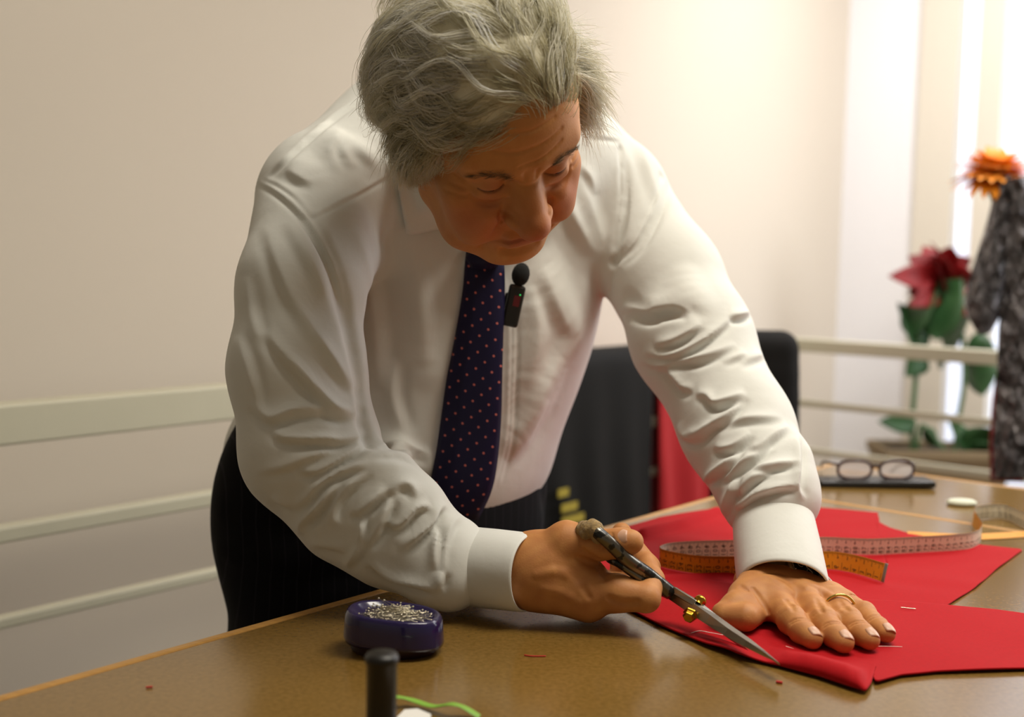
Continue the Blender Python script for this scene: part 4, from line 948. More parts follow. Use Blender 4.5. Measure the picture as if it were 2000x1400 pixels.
# wristwatch
wc = P(1571, 1109, 1.148); wn = nrm(zz * .66 + Rt * .42 - Fw * .62); wa = nrm(P(1527, 1108, 1.163) - P(1506, 992, 1.225)); wa = nrm(wa - wn * (wa @ wn)); wsd = np.cross(wn, wa)
wm = MB().lathe(wc, [(.0001, -.006), (.0165, -.006), (.0192, -.003), (.0196, .0), (.0192, .0025), (.0170, .0036), (.0166, .0028)], wn, 40)
watch = wm.build('wristwatch', M['chrome'], person, label='steel diver\'s watch with a black dial')
MB().lathe(wc, [(.0001, .0026), (.0166, .0026)], wn, 40).build('dial', M['dial'], watch)
bz = MB()
for k in range(60):
    a = k * math.pi / 30; r0, r1 = (.0150, .0164) if k % 5 else (.0136, .0164); dr = math.cos(a) * wa + math.sin(a) * wsd
    bz.box(wc + wn * .0029 + dr * (r0 + r1) / 2, dr, np.cross(wn, dr), wn, ((r1 - r0) / 2, .00028 if k % 5 else .0005, .0002))
for ang, ln, wd in ((.9, .0085, .0007), (2.4, .0115, .0005)):
    dr = math.cos(ang) * wa + math.sin(ang) * wsd; bz.box(wc + wn * .0032 + dr * ln / 2, dr, np.cross(wn, dr), wn, (ln / 2, wd, .0002))
for ang in (0.6, 2.7, 4.6):
    dr = math.cos(ang) * wa + math.sin(ang) * wsd; bz.lathe(wc + dr * .0065, [(.0034, .0029), (.0030, .0031)], wn, 20)
bz.build('dial_markers', mat('dial_markers', '#d8d6cc', .4), watch)
MB().tube([wc - wsd * .0 + wa * .0 + (wsd * .0195) + wn * -.001, wc + wsd * .0235 - wn * .001], .0026, 12).build('crown', M['chrome'], watch)
wr_c = P(1511, 1106, 1.173); ad = nrm(P(1527, 1108, 1.163) - P(1506, 992, 1.225)); u0 = nrm((wc - wr_c) - ad * ((wc - wr_c) @ ad)); w0 = np.cross(ad, u0)
for k in range(26):
    t = .62 + k * (2 * math.pi - 1.24) / 25; dr = math.cos(t) * u0 + math.sin(t) * w0; tg = -math.sin(t) * u0 + math.cos(t) * w0
    MB().box(wr_c + ad * ((wc - wr_c) @ ad) + dr * .0238, tg, ad, dr, (.0029, .0085, .0014)).build('bracelet_link', M['chrome'], watch, False, .0006)

# ------------------------------------------------------------------ shears
def lerpd(x): return float(np.interp(x, [1302, 1345, 1520], [1.088, 1.064, .955]))
shears = empty('tailor_shears', PZ(1520, 1293, TZ + .004), label='large worn tailor\'s shears held in the right hand, cutting the red cloth', category='shears')
def blade(stn, off, name):
    rows = []
    for A, B, Cc in stn:
        d0 = lerpd(A[0]) + off; rows += [P(*A, d0), P(*B, d0 - .0015), P(*Cc, d0 + .006), P((A[0] + Cc[0]) / 2 + 3, (A[1] + Cc[1]) / 2 + 5, d0 + .006)]
    n = len(stn); f = grid_faces(n, 4, True)
    v = np.vstack([rows, np.mean(rows[:4], 0)]); f3 = [(4 * n, k, (k + 1) % 4) for k in range(4)]
    return MB().add(v, f, f3).build(name, M['blade'], shears, False)
blade([((1302, 1167), (1312, 1151), (1320, 1146)), ((1340, 1193), (1352, 1176), (1362, 1171)), ((1376, 1217), (1387, 1201), (1398, 1199)), ((1415, 1241), (1422, 1227), (1432, 1224)), ((1452, 1262), (1457, 1250), (1465, 1247)), ((1490, 1281), (1492, 1273), (1495, 1271)), ((1521, 1294.5), (1521, 1294), (1521.5, 1294))], 0, 'blade')
# lower blade, lying under the cloth
lt_ = PZ(1480, 1287, TZ + .0012); lp = P(1352, 1184, 1.074); rows = []
for k, t in enumerate(np.linspace(0, 1, 6)):
    c = lp * (1 - t) + lt_ * t; wd = .006 * (1 - t) + .0004; rows += [c - zz * wd * .9, c + zz * wd * .9, c + zz * wd * .8 + Fw * .003, c - zz * wd * .8 + Fw * .003]
MB().add(np.array(rows), grid_faces(6, 4, True)).build('blade', M['blade'], shears, False)
MB().add(np.array([P(1306, 1155, 1.084), P(1314, 1144, 1.083), P(1361, 1172, 1.064), P(1355, 1184, 1.062), P(1306, 1158, 1.096), P(1316, 1146, 1.096), P(1364, 1174, 1.078), P(1357, 1187, 1.076)]), [(0, 1, 2, 3), (4, 7, 6, 5), (0, 4, 5, 1), (1, 5, 6, 2), (2, 6, 7, 3), (3, 7, 4, 0)]).build('ricasso', M['blade'], shears, False, .0008, label='flat shoulder of the upper blade')
pax = nrm(P(1374, 1162, 1.084) - P(1345, 1204, 1.060))
MB().lathe(P(1367, 1174, 1.070), [(.0001, .0045), (.003, .0043), (.0050, .0030), (.0056, .0012), (.0056, -.001), (.0042, -.0012), (.0042, -.006)], pax, 24).build('pivot_screw', M['brass'], shears)
MB().lathe(P(1348, 1201, 1.058), [(.0001, -.0055), (.0045, -.0055), (.0060, -.004), (.0060, -.0005), (.0072, .0), (.0074, .002), (.0050, .003)], pax, 6).build('pivot_nut', M['brass'], shears, False, .0006)
b1 = smooth_path([P(*q) for q in [(1310, 1158, 1.086), (1288, 1140, 1.083), (1262, 1119, 1.078), (1230, 1097, 1.069), (1205, 1074, 1.063), (1180, 1051, 1.060), (1160, 1035, 1.066), (1150, 1034, 1.082), (1152, 1050, 1.106), (1168, 1072, 1.112), (1192, 1090, 1.100), (1215, 1098, 1.080)]], 60)
MB().tube(b1, np.interp(np.linspace(0, 1, 60), [0, .08, .3, .55, .62, 1], [.0068, .0066, .0064, .0058, .005, .004]), 16).build('thumb_handle', M['handle'], shears, label='thumb loop in worn black enamel')
b2 = smooth_path([P(*q) for q in [(1306, 1162, 1.089), (1278, 1148, 1.080), (1246, 1127, 1.074), (1212, 1102, 1.072), (1190, 1090, 1.085), (1194, 1078, 1.112), (1222, 1078, 1.128), (1246, 1087, 1.126), (1262, 1101, 1.116), (1280, 1123, 1.102), (1300, 1146, 1.091)]], 60)
MB().tube(b2, .0040, 14).build('finger_handle', M['handle'], shears, label='finger loop in worn black enamel')
wv_ = Vol(P(1157, 1038, 1.07) - .025, P(1157, 1038, 1.07) + .025, .0007)
for k in range(26):
    t = rng.uniform(.60, .76); p_ = b1[int(t * 59 * .86)]; wv_.rc(p_ + rng.normal(0, .003, 3), p_ + rng.normal(0, .003, 3), rng.uniform(.0040, .0068), None, .002)
a_, b_ = wv_.nets(); link('grip_wrap', mesh_np('grip_wrap', a_, b_), M['wrap'], shears, label='ragged tan tape wound round the thumb loop')

# ------------------------------------------------------------------ red cloth
def cloth(name, front, back, z0, nu, nv, zf, m, **kw):
    A = np.array([PZ(x, y, TZ)[:2] for x, y in resample(front, nu)]); B = np.array([PZ(x, y, TZ)[:2] for x, y in resample(back, nu)]); t = np.linspace(0, 1, nv)
    xy = A[:, None] * (1 - t)[None, :, None] + B[:, None] * t[None, :, None]; uu = np.linspace(0, 1, nu)[:, None] * np.ones((1, nv))
    z = TZ + z0 + zf(xy[..., 0], xy[..., 1], uu, t[None, :] * np.ones((nu, 1)))
    me = mesh_np(name, np.concatenate([xy, z[..., None]], -1).reshape(-1, 3), grid_faces(nu, nv)); o = link(name, me, m, None, **kw)
    s = o.modifiers.new('thick', 'SOLIDIFY'); s.thickness = .0014; s.offset = 0; return o
def seg_d(x, y, a, b):
    a, b = np.asarray(a)[:2], np.asarray(b)[:2]; ab = b - a; t = np.clip(((x - a[0]) * ab[0] + (y - a[1]) * ab[1]) / (ab @ ab), 0, 1); return np.hypot(x - a[0] - t * ab[0], y - a[1] - t * ab[1])
frontB = [(1190, 1140), (1300, 1180), (1400, 1215), (1600, 1222), (1780, 1212), (1845, 1188), (1873, 1170), (1905, 1150), (1945, 1115), (1996, 1077)]
backB = [(1110, 1072), (1180, 1042), (1290, 1012), (1390, 997), (1480, 995), (1580, 992), (1650, 997), (1716, 1003), (1708, 1010), (1706, 1017), (1740, 1033), (1780, 1046), (1850, 1058), (1920, 1067), (1993, 1074)]
c0, c1, c2 = PZ(1255, 1052, TZ), PZ(1330, 1034, TZ), PZ(1400, 1008, TZ)
def zB(x, y, u, t):
    r = np.minimum(seg_d(x, y, c0, c1), seg_d(x, y, c1, c2)); z = .011 * np.exp(-(r / .009) ** 2)
    r2 = seg_d(x, y, PZ(1250, 1140, TZ), PZ(1420, 1128, TZ)); z += .004 * np.exp(-(r2 / .012) ** 2)
    return z + .0008 * (1 + np.sin(x * 40 + 2 * np.sin(y * 31)) * np.sin(y * 37))
cloth('red_fabric', frontB, backB, .0008, 170, 110, zB, M['red'], label='red woollen cloth piece lying behind the resting hand, under the tape measure', category='fabric')
frontA = [(1185, 1166), (1232, 1196), (1290, 1226), (1340, 1248), (1380, 1266), (1440, 1288), (1520, 1306), (1600, 1328), (1660, 1349), (1690, 1358), (1699, 1345), (1704, 1327), (1709, 1338), (1716, 1338), (1760, 1325), (1830, 1318), (1920, 1315), (2010, 1312), (2120, 1310)]
backA = [(1215, 1110), (1300, 1120), (1400, 1142), (1500, 1155), (1600, 1166), (1640, 1171), (1690, 1177), (1740, 1180), (1800, 1184), (1870, 1190), (1945, 1196), (2030, 1208), (2150, 1220)]
e0, e1 = PZ(1500, 1300, TZ), PZ(1692, 1358, TZ)
def zA(x, y, u, t):
    lift = .0035 * np.exp(-((u - .265) / .050) ** 2) * np.exp(-(t / .12) ** 2)                       # raised over the lower blade
    roll = np.interp(u, [.34, .38, .42, .50, .525, .54, .57], [0, .7, 1, 1, .8, .2, 0]); s = np.clip(t / .085, 0, 1)
    rz = .0105 * roll * np.sqrt(np.clip(1 - (1 - np.clip(s * 1.4, 0, 1)) ** 2, 0, 1)) * np.exp(-(np.clip(t - .05, 0, 1) / .10) ** 2)
    return lift + rz + .0006 * (1 + np.sin(x * 33 + 1) * np.sin(y * 29 + x * 12))
cloth('red_fabric', frontA, backA, .0026, 260, 120, zA, M['red'], label='red woollen cloth piece in front, being cut, with the left hand flat on it', category='fabric')
# loose threads and pins on the cloth
def thread(pix, z, r, m, label, nm='thread', grp=None):
    o = MB().tube(smooth_path([PZ(x, y, TZ + z) for x, y in pix], 24), r, 6).build(nm, m, None, label=label, category=nm)
    if grp: o['group'] = grp
Mth = mat('white_thread', '#f0d9d2', .7)
thread([(1350, 1236), (1366, 1232), (1385, 1235), (1412, 1240)], .0048, .0004, Mth, 'fine white thread lying on the red cloth left of the thumb', grp='threads on the cloth')
thread([(1535, 1262), (1552, 1268), (1566, 1275)], .0044, .0004, Mth, 'short white thread on the red cloth beside the index fingertip', grp='threads on the cloth')
thread([(1708, 1262), (1735, 1262), (1762, 1263)], .0044, .0003, Mth, 'faint white thread on the red cloth right of the fingertips', grp='threads on the cloth')
thread([(1759, 1186), (1789, 1189)], .0050, .0005, M['pin'], 'single steel pin stuck in the edge of the front red cloth', 'pin')
Mrt = mat('red_thread', '#c2271d', .7)
thread([(1024, 1279), (1040, 1281), (1066, 1281)], .0008, .0006, Mrt, 'short red thread on the bare table in front of the cuff', grp='red snippets on the table')
thread([(1516, 1331), (1528, 1333)], .001, .0012, Mrt, 'tiny red fluff on the table in front of the scissor tip', grp='red snippets on the table')
thread([(285, 1342), (298, 1341)], .001, .0008, Mrt, 'tiny red speck on the table near its left edge', grp='red snippets on the table')

# ------------------------------------------------------------------ measuring tape
tape = empty('measuring_tape', PZ(1480, 1120, TZ + .003), label='yellow and white tailor\'s measuring tape curling on edge across the red cloth', category='measuring tape')
def ribbon(name, pix, h0, n, wid=.0195, flat=None, lean=.0):
    q = smooth_path([PZ(x, y, TZ + z) for x, y, z in pix], n); T = np.gradient(q, axis=0); T[:, 2] = 0; T /= np.linalg.norm(T, axis=1)[:, None]
    N = np.stack([T[:, 1], -T[:, 0], 0 * T[:, 0]], -1); ln = np.interp(np.linspace(0, 1, n), np.linspace(0, 1, len(lean)), lean) if hasattr(lean, '__len__') else np.full(n, lean)
    U = np.cos(ln)[:, None] * zz + np.sin(ln)[:, None] * N; W_ = np.cross(T, U); s = np.r_[0, np.cumsum(np.linalg.norm(np.diff(q, axis=0), axis=1))]
    vs = np.linspace(0, 1, 5); outs = []
    for side, m in ((1, M['tape_w']), (-1, M['tape_y'])):
        pts = (q[:, None] + U[:, None] * (vs * wid)[None, :, None] + (W_ * side * .00025)[:, None]).reshape(-1, 3); f = grid_faces(n, 5)
        o = link(name if side == 1 else name, mesh_np(name, pts, f if side == 1 else f[:, ::-1]), m, tape, label='white printed face' if side == 1 else 'yellow printed face'); outs.append(o)
    return q, U, W_, s, outs
_dig = {}
def digit(ch):
    if ch not in _dig:
        c = bpy.data.curves.new('d', 'FONT'); c.body = ch; c.resolution_u = 2; o = bpy.data.objects.new('d', c); COL.objects.link(o)
        bpy.context.view_layer.update(); me = o.to_mesh(); v = np.array([x.co[:] for x in me.vertices]); f = [tuple(p.vertices) for p in me.polygons]
        tri = []; 
        for p in f:
            for k in range(1, len(p) - 1): tri.append((p[0], p[k], p[k + 1]))
        o.to_mesh_clear(); COL.objects.unlink(o); bpy.data.objects.remove(o); _dig[ch] = (v, np.array(tri))
    return _dig[ch]
def tape_print(rb, side, start, stepd, parent, s0, s1, wid=.0195):
    q, U, W_, s, outs = rb; mb = MB()
    def put(uv):
        uv = np.asarray(uv); ix = np.clip(uv[:, 0], s[0], s[-1]); B = np.stack([np.interp(ix, s, q[:, k]) for k in range(3)], -1); Ui = np.stack([np.interp(ix, s, U[:, k]) for k in range(3)], -1); Wi = np.stack([np.interp(ix, s, W_[:, k]) for k in range(3)], -1)
        return B + Ui * uv[:, 1:2] + Wi * side * .0006
    u = s0; num = start
    while u < s1:
        for k in range(10):
            uu = u + k * .001
            hgt = .0045 if k % 5 == 0 else .0026
            for y0, y1 in (((wid - hgt), wid - .0004),):
                w_ = .00016; mb.add(put([(uu - w_, y0), (uu + w_, y0), (uu + w_, y1), (uu - w_, y1)]), [(0, 1, 2, 3)])
        w_ = .0002; mb.add(put([(u - w_, .0004), (u + w_, .0004), (u + w_, .0085), (u - w_, .0085)]), [(0, 1, 2, 3)])
        txt = str(abs(num)); x = 0
        for ch in txt:                                    # figures stand across the tape
            v, t = digit(ch); sc = .0078
            mb.add(put(np.stack([u + .0082 - v[:, 1] * sc, .0012 + x + v[:, 0] * sc * .95], -1)), (), t); x += .0046
        v, t = digit(str(abs(num) % 10)); mb.add(put(np.stack([u + .0035 + v[:, 0] * .0045, .0122 + v[:, 1] * .0045], -1)), (), t)
        u += .01; num += stepd
    return mb.build('printed_scale', M['ink'], parent, False)
r1 = ribbon('tape_strip', [(1724, 1136, .003), (1690, 1125, .003), (1655, 1116, .003), (1612, 1111, .0035), (1530, 1117, .0035), (1440, 1121, .0035), (1370, 1120, .0035), (1325, 1114, .0035), (1298, 1108, .0035), (1289, 1104, .0035), (1290, 1099, .0035), (1310, 1093, .0035), (1360, 1089, .0035), (1440, 1087, .0035), (1530, 1084, .0035), (1606, 1080, .0035), (1696, 1083, .0035), (1800, 1078, .0035), (1880, 1073, .0030), (1908, 1066, .002), (1916, 1052, .001), (1906, 1036, .001), (1899, 1024, .001), (1907, 1016, .001), (1935, 1012, .001), (1965, 1014, .001), (2000, 1030, .001), (2060, 1058, .001)], 0, 260, lean=[.25, .15, .05, 0, 0, 0, 0, .08, .1, .1, 0, 0, .1, .05, 0, 0])
tape_print(r1, -1, 1, 1, r1[4][1], .004, .30); tape_print(r1, 1, 120, -1, r1[4][0], .20, r1[3][-1] - .01)
b_ = r1[0][0]; MB().box(b_ + r1[1][0] * .0098, r1[1][0], np.gradient(r1[0], axis=0)[0], r1[2][0], (.0102, .0022, .0006)).build('metal_tip', M['chrome'], tape, False, .0003)
r2 = ribbon('tape_strip', [(2060, 1058, .0008), (2080, 1050, .0008), (2050, 1046, .0008), (2000, 1049, .0008), (1950, 1052, .0008), (1900, 1054, .0008), (1850, 1052, .0008), (1776, 1048, .0008)], 0, 60, lean=1.45)

# ------------------------------------------------------------------ pin dish and pins
pcx = PZ(769, 1270, TZ); pr = P(676, 1250, 1.0) ; rx = .0430; ry = .030; dax = nrm(np.array([1, -.10, 0]))
dish = empty('pin_dish', pcx, label='oval purple magnetic pin dish with a dark base near the table\'s front', category='pin dish')
dm_ = MB().lathe(pcx, [(.86, .0105), (.95, .0090), (1.0, .0105), (1.0, .0130), (.985, .0220), (.965, .0300), (.93, .0335), (.87, .0350), (.82, .0338), (.74, .0305), (.55, .0275), (.25, .0262), (.001, .0258)], (0, 0, 1), 56, 1, 1, dax)
vv = dm_.v[0]; rel = vv - pcx; dy_ = np.cross(zz, dax); a_ = rel @ dax; b_ = rel @ dy_; cc = np.hypot(a_, b_) + 1e-9
def sq(a, b):                                             # superellipse outline
    th = np.arctan2(b, a); r = np.hypot(a, b); k = (np.abs(np.cos(th)) ** 2.5 + np.abs(np.sin(th)) ** 2.5) ** (-1 / 2.5); return np.cos(th) * r * k, np.sin(th) * r * k
a2, b2 = sq(a_, b_); tilt = .0030 * a2 * -1
dm_.v[0] = pcx + dax * (a2 * rx)[:, None] + dy_ * (b2 * ry)[:, None] + zz * (rel[:, 2] + tilt * (rel[:, 2] > .01))[:, None]
dm_.build('shell', M['purple'], dish, label='glossy translucent purple shell')
bm_ = MB().lathe(pcx, [(.001, .0), (.80, .0), (.86, .002), (.90, .0105), (.90, .0125), (.001, .0125)], (0, 0, 1), 48, rx, ry, dax); bm_.build('base', M['maroon'], dish)
pinm = MB().tube([(0, 0, -.0125), (0, 0, .011), (0, 0, .0128)], [.00022, .00022, .00008], 6).ball((0, 0, -.0128), .0009, 5).mesh('pin')
pinm.materials.append(M['pin'])
for k in range(130):
    r = rng.uniform(0, 1) ** .6; a = rng.uniform(0, 6.28); hx = .0250 * r * math.cos(a); hy = .0145 * r * math.sin(a); hz = .0295 + .0105 * (1 - r) * rng.uniform(.1, 1) 
    p_ = pcx + dax * hx + dy_ * hy + zz * (hz + .0012); az = rng.uniform(0, 6.28); el = rng.uniform(-.12, .42) * (1 - .6 * r)
    o = bpy.data.objects.new('pin', pinm); COL.objects.link(o); o.location = p_
    dv = Vector((math.cos(az) * math.cos(el), math.sin(az) * math.cos(el), math.sin(el) * (-1))); o.rotation_euler = dv.to_track_quat('Z', 'Y').to_euler()
    o['label'] = 'silver steel pin in the heap on the purple dish'; o['category'] = 'pin'; o['group'] = 'pins in the purple dish'

# foreground post, ribbon, paper
bp_ = P(746, 1278, .80); MB().lathe((bp_[0], bp_[1], TZ), [(.0001, .0), (.0112, .0), (.0112, .001), (.0104, .002), (.0104, bp_[2] - TZ - .006), (.0116, bp_[2] - TZ - .005), (.0116, bp_[2] - TZ - .0015), (.0100, bp_[2] - TZ + .001), (.0001, bp_[2] - TZ + .0015)], n=32).build('marker_pen', M['black'], None, label='black round pen standing upright at the table\'s front, blurred', category='pen')
gq = smooth_path([PZ(x, y, TZ + z) for x, y, z in [(740, 1368, .006), (775, 1364, .007), (805, 1370, .004), (845, 1382, .003), (880, 1378, .008), (905, 1384, .006), (935, 1402, .001)]], 40); rowsg = []
Tg = np.gradient(gq, axis=0)
for p_, t in zip(gq, Tg):
    s_ = nrm(np.cross(t, zz)); rowsg += [p_ - s_ * .0035 + zz * .001, p_, p_ + s_ * .0035 + zz * .0012]
o = link('green_ribbon', mesh_np('green_ribbon', rowsg, grid_faces(40, 3)), M['green_rib'], None, label='snippet of light green ribbon on the table by the black pen', category='ribbon'); m_ = o.modifiers.new('t', 'SOLIDIFY'); m_.thickness = .0005
wp = [PZ(x, y, TZ + .002) for x, y in [(775, 1408), (790, 1393), (815, 1391), (842, 1402), (835, 1425), (790, 1430)]]
wpm = MB().add(np.vstack([wp, np.array(wp) + zz * .003]), [(0, 1, 7, 6), (1, 2, 8, 7), (2, 3, 9, 8), (3, 4, 10, 9), (4, 5, 11, 10), (5, 0, 6, 11), (6, 7, 8, 9), (6, 9, 10, 11), (0, 3, 2, 1), (0, 5, 4, 3)]); wpm.build('paper_scrap', M['white'], None, False, label='small white scrap at the bottom edge beside the black pen', category='paper')

# ------------------------------------------------------------------ far end of the table: glasses, chalk
gp = PZ(1706, 948, TZ); case = MB().box(gp + zz * .0055, Rt, np.cross(zz, Rt), zz, (.088, .026, .0055)).build('glasses_case', M['black'], None, False, .004, label='flat black case at the far end of the table under the glasses', category='case')
gl = empty('glasses', gp + zz * .011, label='dark-framed spectacles lying on the flat black case', category='glasses')
gy = nrm(np.cross(zz, Rt)); 
for cx in (-.031, .033):
    c = gp + Rt * cx + zz * .0255 + gy * -.004; lp_ = [c + Rt * (.026 * np.sign(math.cos(t)) * abs(math.cos(t)) ** .7) + zz * (.0140 * np.sign(math.sin(t)) * abs(math.sin(t)) ** .8) for t in np.linspace(0, 2 * math.pi, 36, endpoint=False)]
    MB().tube(lp_, .0022, 8, closed=True).build('rim', M['horn'], gl)
    MB().add(np.vstack([lp_, [c]]), (), [(36, k, (k + 1) % 36) for k in range(36)]).build('lens', M['glass'], gl)
    sgn = -1 if cx < 0 else 1
    MB().tube(smooth_path([c + Rt * sgn * .026 + zz * .008, c + Rt * sgn * .030 + gy * .02 + zz * .006, c + Rt * sgn * .024 + gy * .09 - zz * .004, c + Rt * sgn * .018 + gy * .125 - zz * .018], 20), .002, 6).build('temple_arm', M['horn'], gl)
MB().tube(smooth_path([gp + Rt * -.006 + zz * .028 - gy * .004, gp + Rt * .001 + zz * .032 - gy * .006, gp + Rt * .008 + zz * .028 - gy * .004], 10), .002, 8).build('bridge', M['horn'], gl)
ck = PZ(1878, 986, TZ); MB().lathe(ck, [(.001, 0), (.016, 0), (.021, .002), (.021, .005), (.017, .0075), (.001, .008)], n=24, sx=1, sy=.7, ref=Rt).build('tailor_chalk', M['chalk'], None, label='pale flat piece of tailor\'s chalk at the far end of the table', category='chalk')

# ------------------------------------------------------------------ behind: hanging bag and cloth, chair, plant, bouquet
def hang(name, m, x0, x1, top, dep, zb, label, cat, wob=.010, grp=None):
    """cloth folded over the top rail: both flaps, following the rail"""
    a = PPL(x0, 672, nW, rl_off) @ e; b = PPL(x1, 672, nW, rl_off) @ e; nu = 26; rows = []
    prof = [(-.034, zb + .06), (-.034, zt - .2), (-.032, zt - .02), (-.024, zt + .006), (0, zt + .012), (.024, zt + .006), (.032, zt - .02), (.036, zt - .2), (.038, zb + .15)]
    prof = [(y, z) for y, z in resample([(y, z) for y, z in prof], 40)]
    for i in range(nu):
        u = a + (b - a) * i / (nu - 1)
        for y, z in prof:
            dz = np.clip((zt - z) / .3, 0, 1); rows.append(at(u + .006 * dz * math.sin(z * 14), cn + y - (1 if y < 0 else -1) * dz * (wob * (.6 + math.sin(u * 46 + z * 3)) + .004), z))
    o = link(name, mesh_np(name, rows, grid_faces(nu, 40)), m, None, label=label, category=cat); s = o.modifiers.new('t', 'SOLIDIFY'); s.thickness = .004; s.offset = 0
    return o, a, b
bag, ba, bb = hang('garment_bag', M['bag'], 1010, 1252, 0, 0, .48, 'black garment bag with yellow print hanging over the railing behind the man', 'garment bag', .006)
for i, (y, x0, x1) in enumerate(((962, 1086, 1114), (990, 1090, 1134), (1014, 1088, 1150), (1036, 1088, 1130))):
    p0 = PPL((x0 + x1) / 2, y, nW, cn - .062); MB().box(p0, e, nW, zz, ((x1 - x0) / 2 * .0013, .0015, .009)).build('printed_block', M['yellow_print'], bag, False)
hang('red_garment', M['red2'], 1262, 1420, 0, 0, .30, 'dark red cloth draped over the railing beside the black bag', 'garment', .012)
# office chair between the table and the railing
cc_ = P(1478, 760, 2.35); chair = empty('office_chair', (cc_[0], cc_[1], 0), label='black office chair with a rounded back, half hidden behind the left arm', category='chair')
fx = nrm(np.array([1, .12, 0])); fy = np.cross(zz, fx); ztop = P(1500, 632, 2.35)[2]; zbot = .62
vch = Vol(np.array([cc_[0], cc_[1], (ztop + zbot) / 2]) - [.2, .14, .32], np.array([cc_[0], cc_[1], (ztop + zbot) / 2]) + [.2, .14, .32], .006)
for i in range(9):
    t = i / 8; zq = zbot + .05 + (ztop - zbot - .10) * t; hw = .052 - .012 * (t - .5) ** 2; p_ = cc_ * [1, 1, 0] + zz * zq + fy * (.03 * (t - .4) ** 2)
    for sgn in (1,): vch.rc(p_ - fx * hw, p_ + fx * hw, .037, .037, .03)
a_, b_ = vch.nets(); link('backrest', mesh_np('backrest', a_ - [cc_[0], cc_[1], 0], b_), M['chair'], chair).matrix_parent_inverse = Matrix.Identity(4)
base = np.array([cc_[0], cc_[1], 0]); sc_ = base + fy * -.24
MB().box(sc_ + zz * .47, fx, fy, zz, (.23, .22, .035)).build('seat', M['chair'], chair, True, .03)
MB().tube([sc_ + zz * .09, sc_ + zz * .44], .025, 14).build('column', M['black'], chair)
MB().tube(smooth_path([sc_ + zz * .42, base + fy * .05 + zz * .44, base + fy * .05 + zz * .72], 16), .018, 10).build('back_stem', M['black'], chair)
for k in range(5):
    an = k * 1.2566; dr = math.cos(an) * fx + math.sin(an) * fy; MB().tube([sc_ + zz * .10, sc_ + dr * .26 + zz * .075], [.022, .014], 10).build('foot', M['black'], chair)
    MB().ball(sc_ + dr * .26 + zz * .0285, .0285, 8).build('caster', M['black'], chair)

# flower trough, behind the right railing
pd = 3.75; S_ = pd / FPX
pl = P(1712, 868, pd); pr_ = P(1955, 886, pd); pdv = nrm((pr_ - pl) * [1, 1, 0]); pdn = np.cross(zz, pdv); pw = np.linalg.norm((pr_ - pl)[:2]); zp1 = pl[2]; zp0 = P(1712, 950, pd)[2]; pc = (pl + pr_) / 2 * [1, 1, 0]
stand = empty('plant_stand', pc, label='low stand carrying the flower trough behind the railing', category='stand')
MB().box(pc + zz * (zp0 - .0125), pdv, pdn, zz, (pw / 2 + .03, .14, .0125)).build('top', M['edge'], stand, False, .003)
for a in (-1, 1):
    for b in (-1, 1): MB().box(pc + pdv * a * pw * .45 + pdn * b * .11 + zz * (zp0 - .025) / 2, pdv, pdn, zz, (.015, .015, (zp0 - .025) / 2)).build('leg', M['edge'], stand, False)
trough = empty('flower_trough', pc + zz * zp0, label='brown trough of red-flowered plants behind the right railing', category='planter')
tm_ = MB(); hw = pw / 2
def ringq(w, d, z): return [pc + pdv * a * w + pdn * b * d + zz * z for a, b in ((-1, -1), (1, -1), (1, 1), (-1, 1))]
secs = [(hw * .90, .085, zp0), (hw * .97, .105, zp1 - .03), (hw * 1.0, .112, zp1 - .03), (hw * 1.0, .112, zp1), (hw * .95, .10, zp1), (hw * .95, .10, zp1 - .04)]
tm_.add(np.array(sum([ringq(*s) for s in secs], [])), grid_faces(6, 4, True)); tm_.add(ringq(hw * .90, .085, zp0), [(3, 2, 1, 0)]); tm_.build('trough_body', M['pot'], trough, False, .004)
MB().add(np.array(ringq(hw * .95, .10, zp1 - .02)), [(0, 1, 2, 3)]).build('soil', M['soil'], trough)
def leafmesh(L, Wd, fold=.25, curl=.3, n=10):
    rows = []
    for t in np.linspace(0, 1, n):
        w = Wd * math.sin(math.pi * min(1, t ** .75)) ** .8 + 1e-4
        for u in np.linspace(-1, 1, 5): rows.append((u * w, t * L, fold * w * u * u + -curl * L * t * t))
    return np.array(rows), grid_faces(n, 5)
def put_leaf(parent, base, dirv, L, Wd, m, name='leaf', fold=.25, curl=.3, roll=0.0):
    v, f = leafmesh(L, Wd, fold, curl); d_ = nrm(dirv); up = nrm(zz - d_ * (zz @ d_)) if abs(d_[2]) < .95 else nrm(np.array([0, -1, 0])); x_ = np.cross(d_, up)
    x2 = math.cos(roll) * x_ + math.sin(roll) * up; u2 = np.cross(x2, d_)
    w = v[:, :1] * x2 + v[:, 1:2] * d_ + v[:, 2:] * u2 + base
    o = link(name, mesh_np(name, w, f), m, parent); s = o.modifiers.new('t', 'SOLIDIFY'); s.thickness = .001; return o
def stemp(parent, pix, r, m=None): MB().tube(smooth_path([P(x, y, d) for x, y, d in pix], 24), r, 8).build('stem', m or M['stem'], parent)
stemp(trough, [(1782, 900, pd), (1782, 820, pd), (1788, 740, pd), (1795, 640, pd)], .009)
stemp(trough, [(1790, 880, pd - .02), (1800, 830, pd - .03), (1830, 860, pd - .04), (1845, 880, pd - .05)], .007)
stemp(trough, [(1862, 900, pd), (1872, 820, pd), (1884, 740, pd), (1880, 650, pd)], .008)
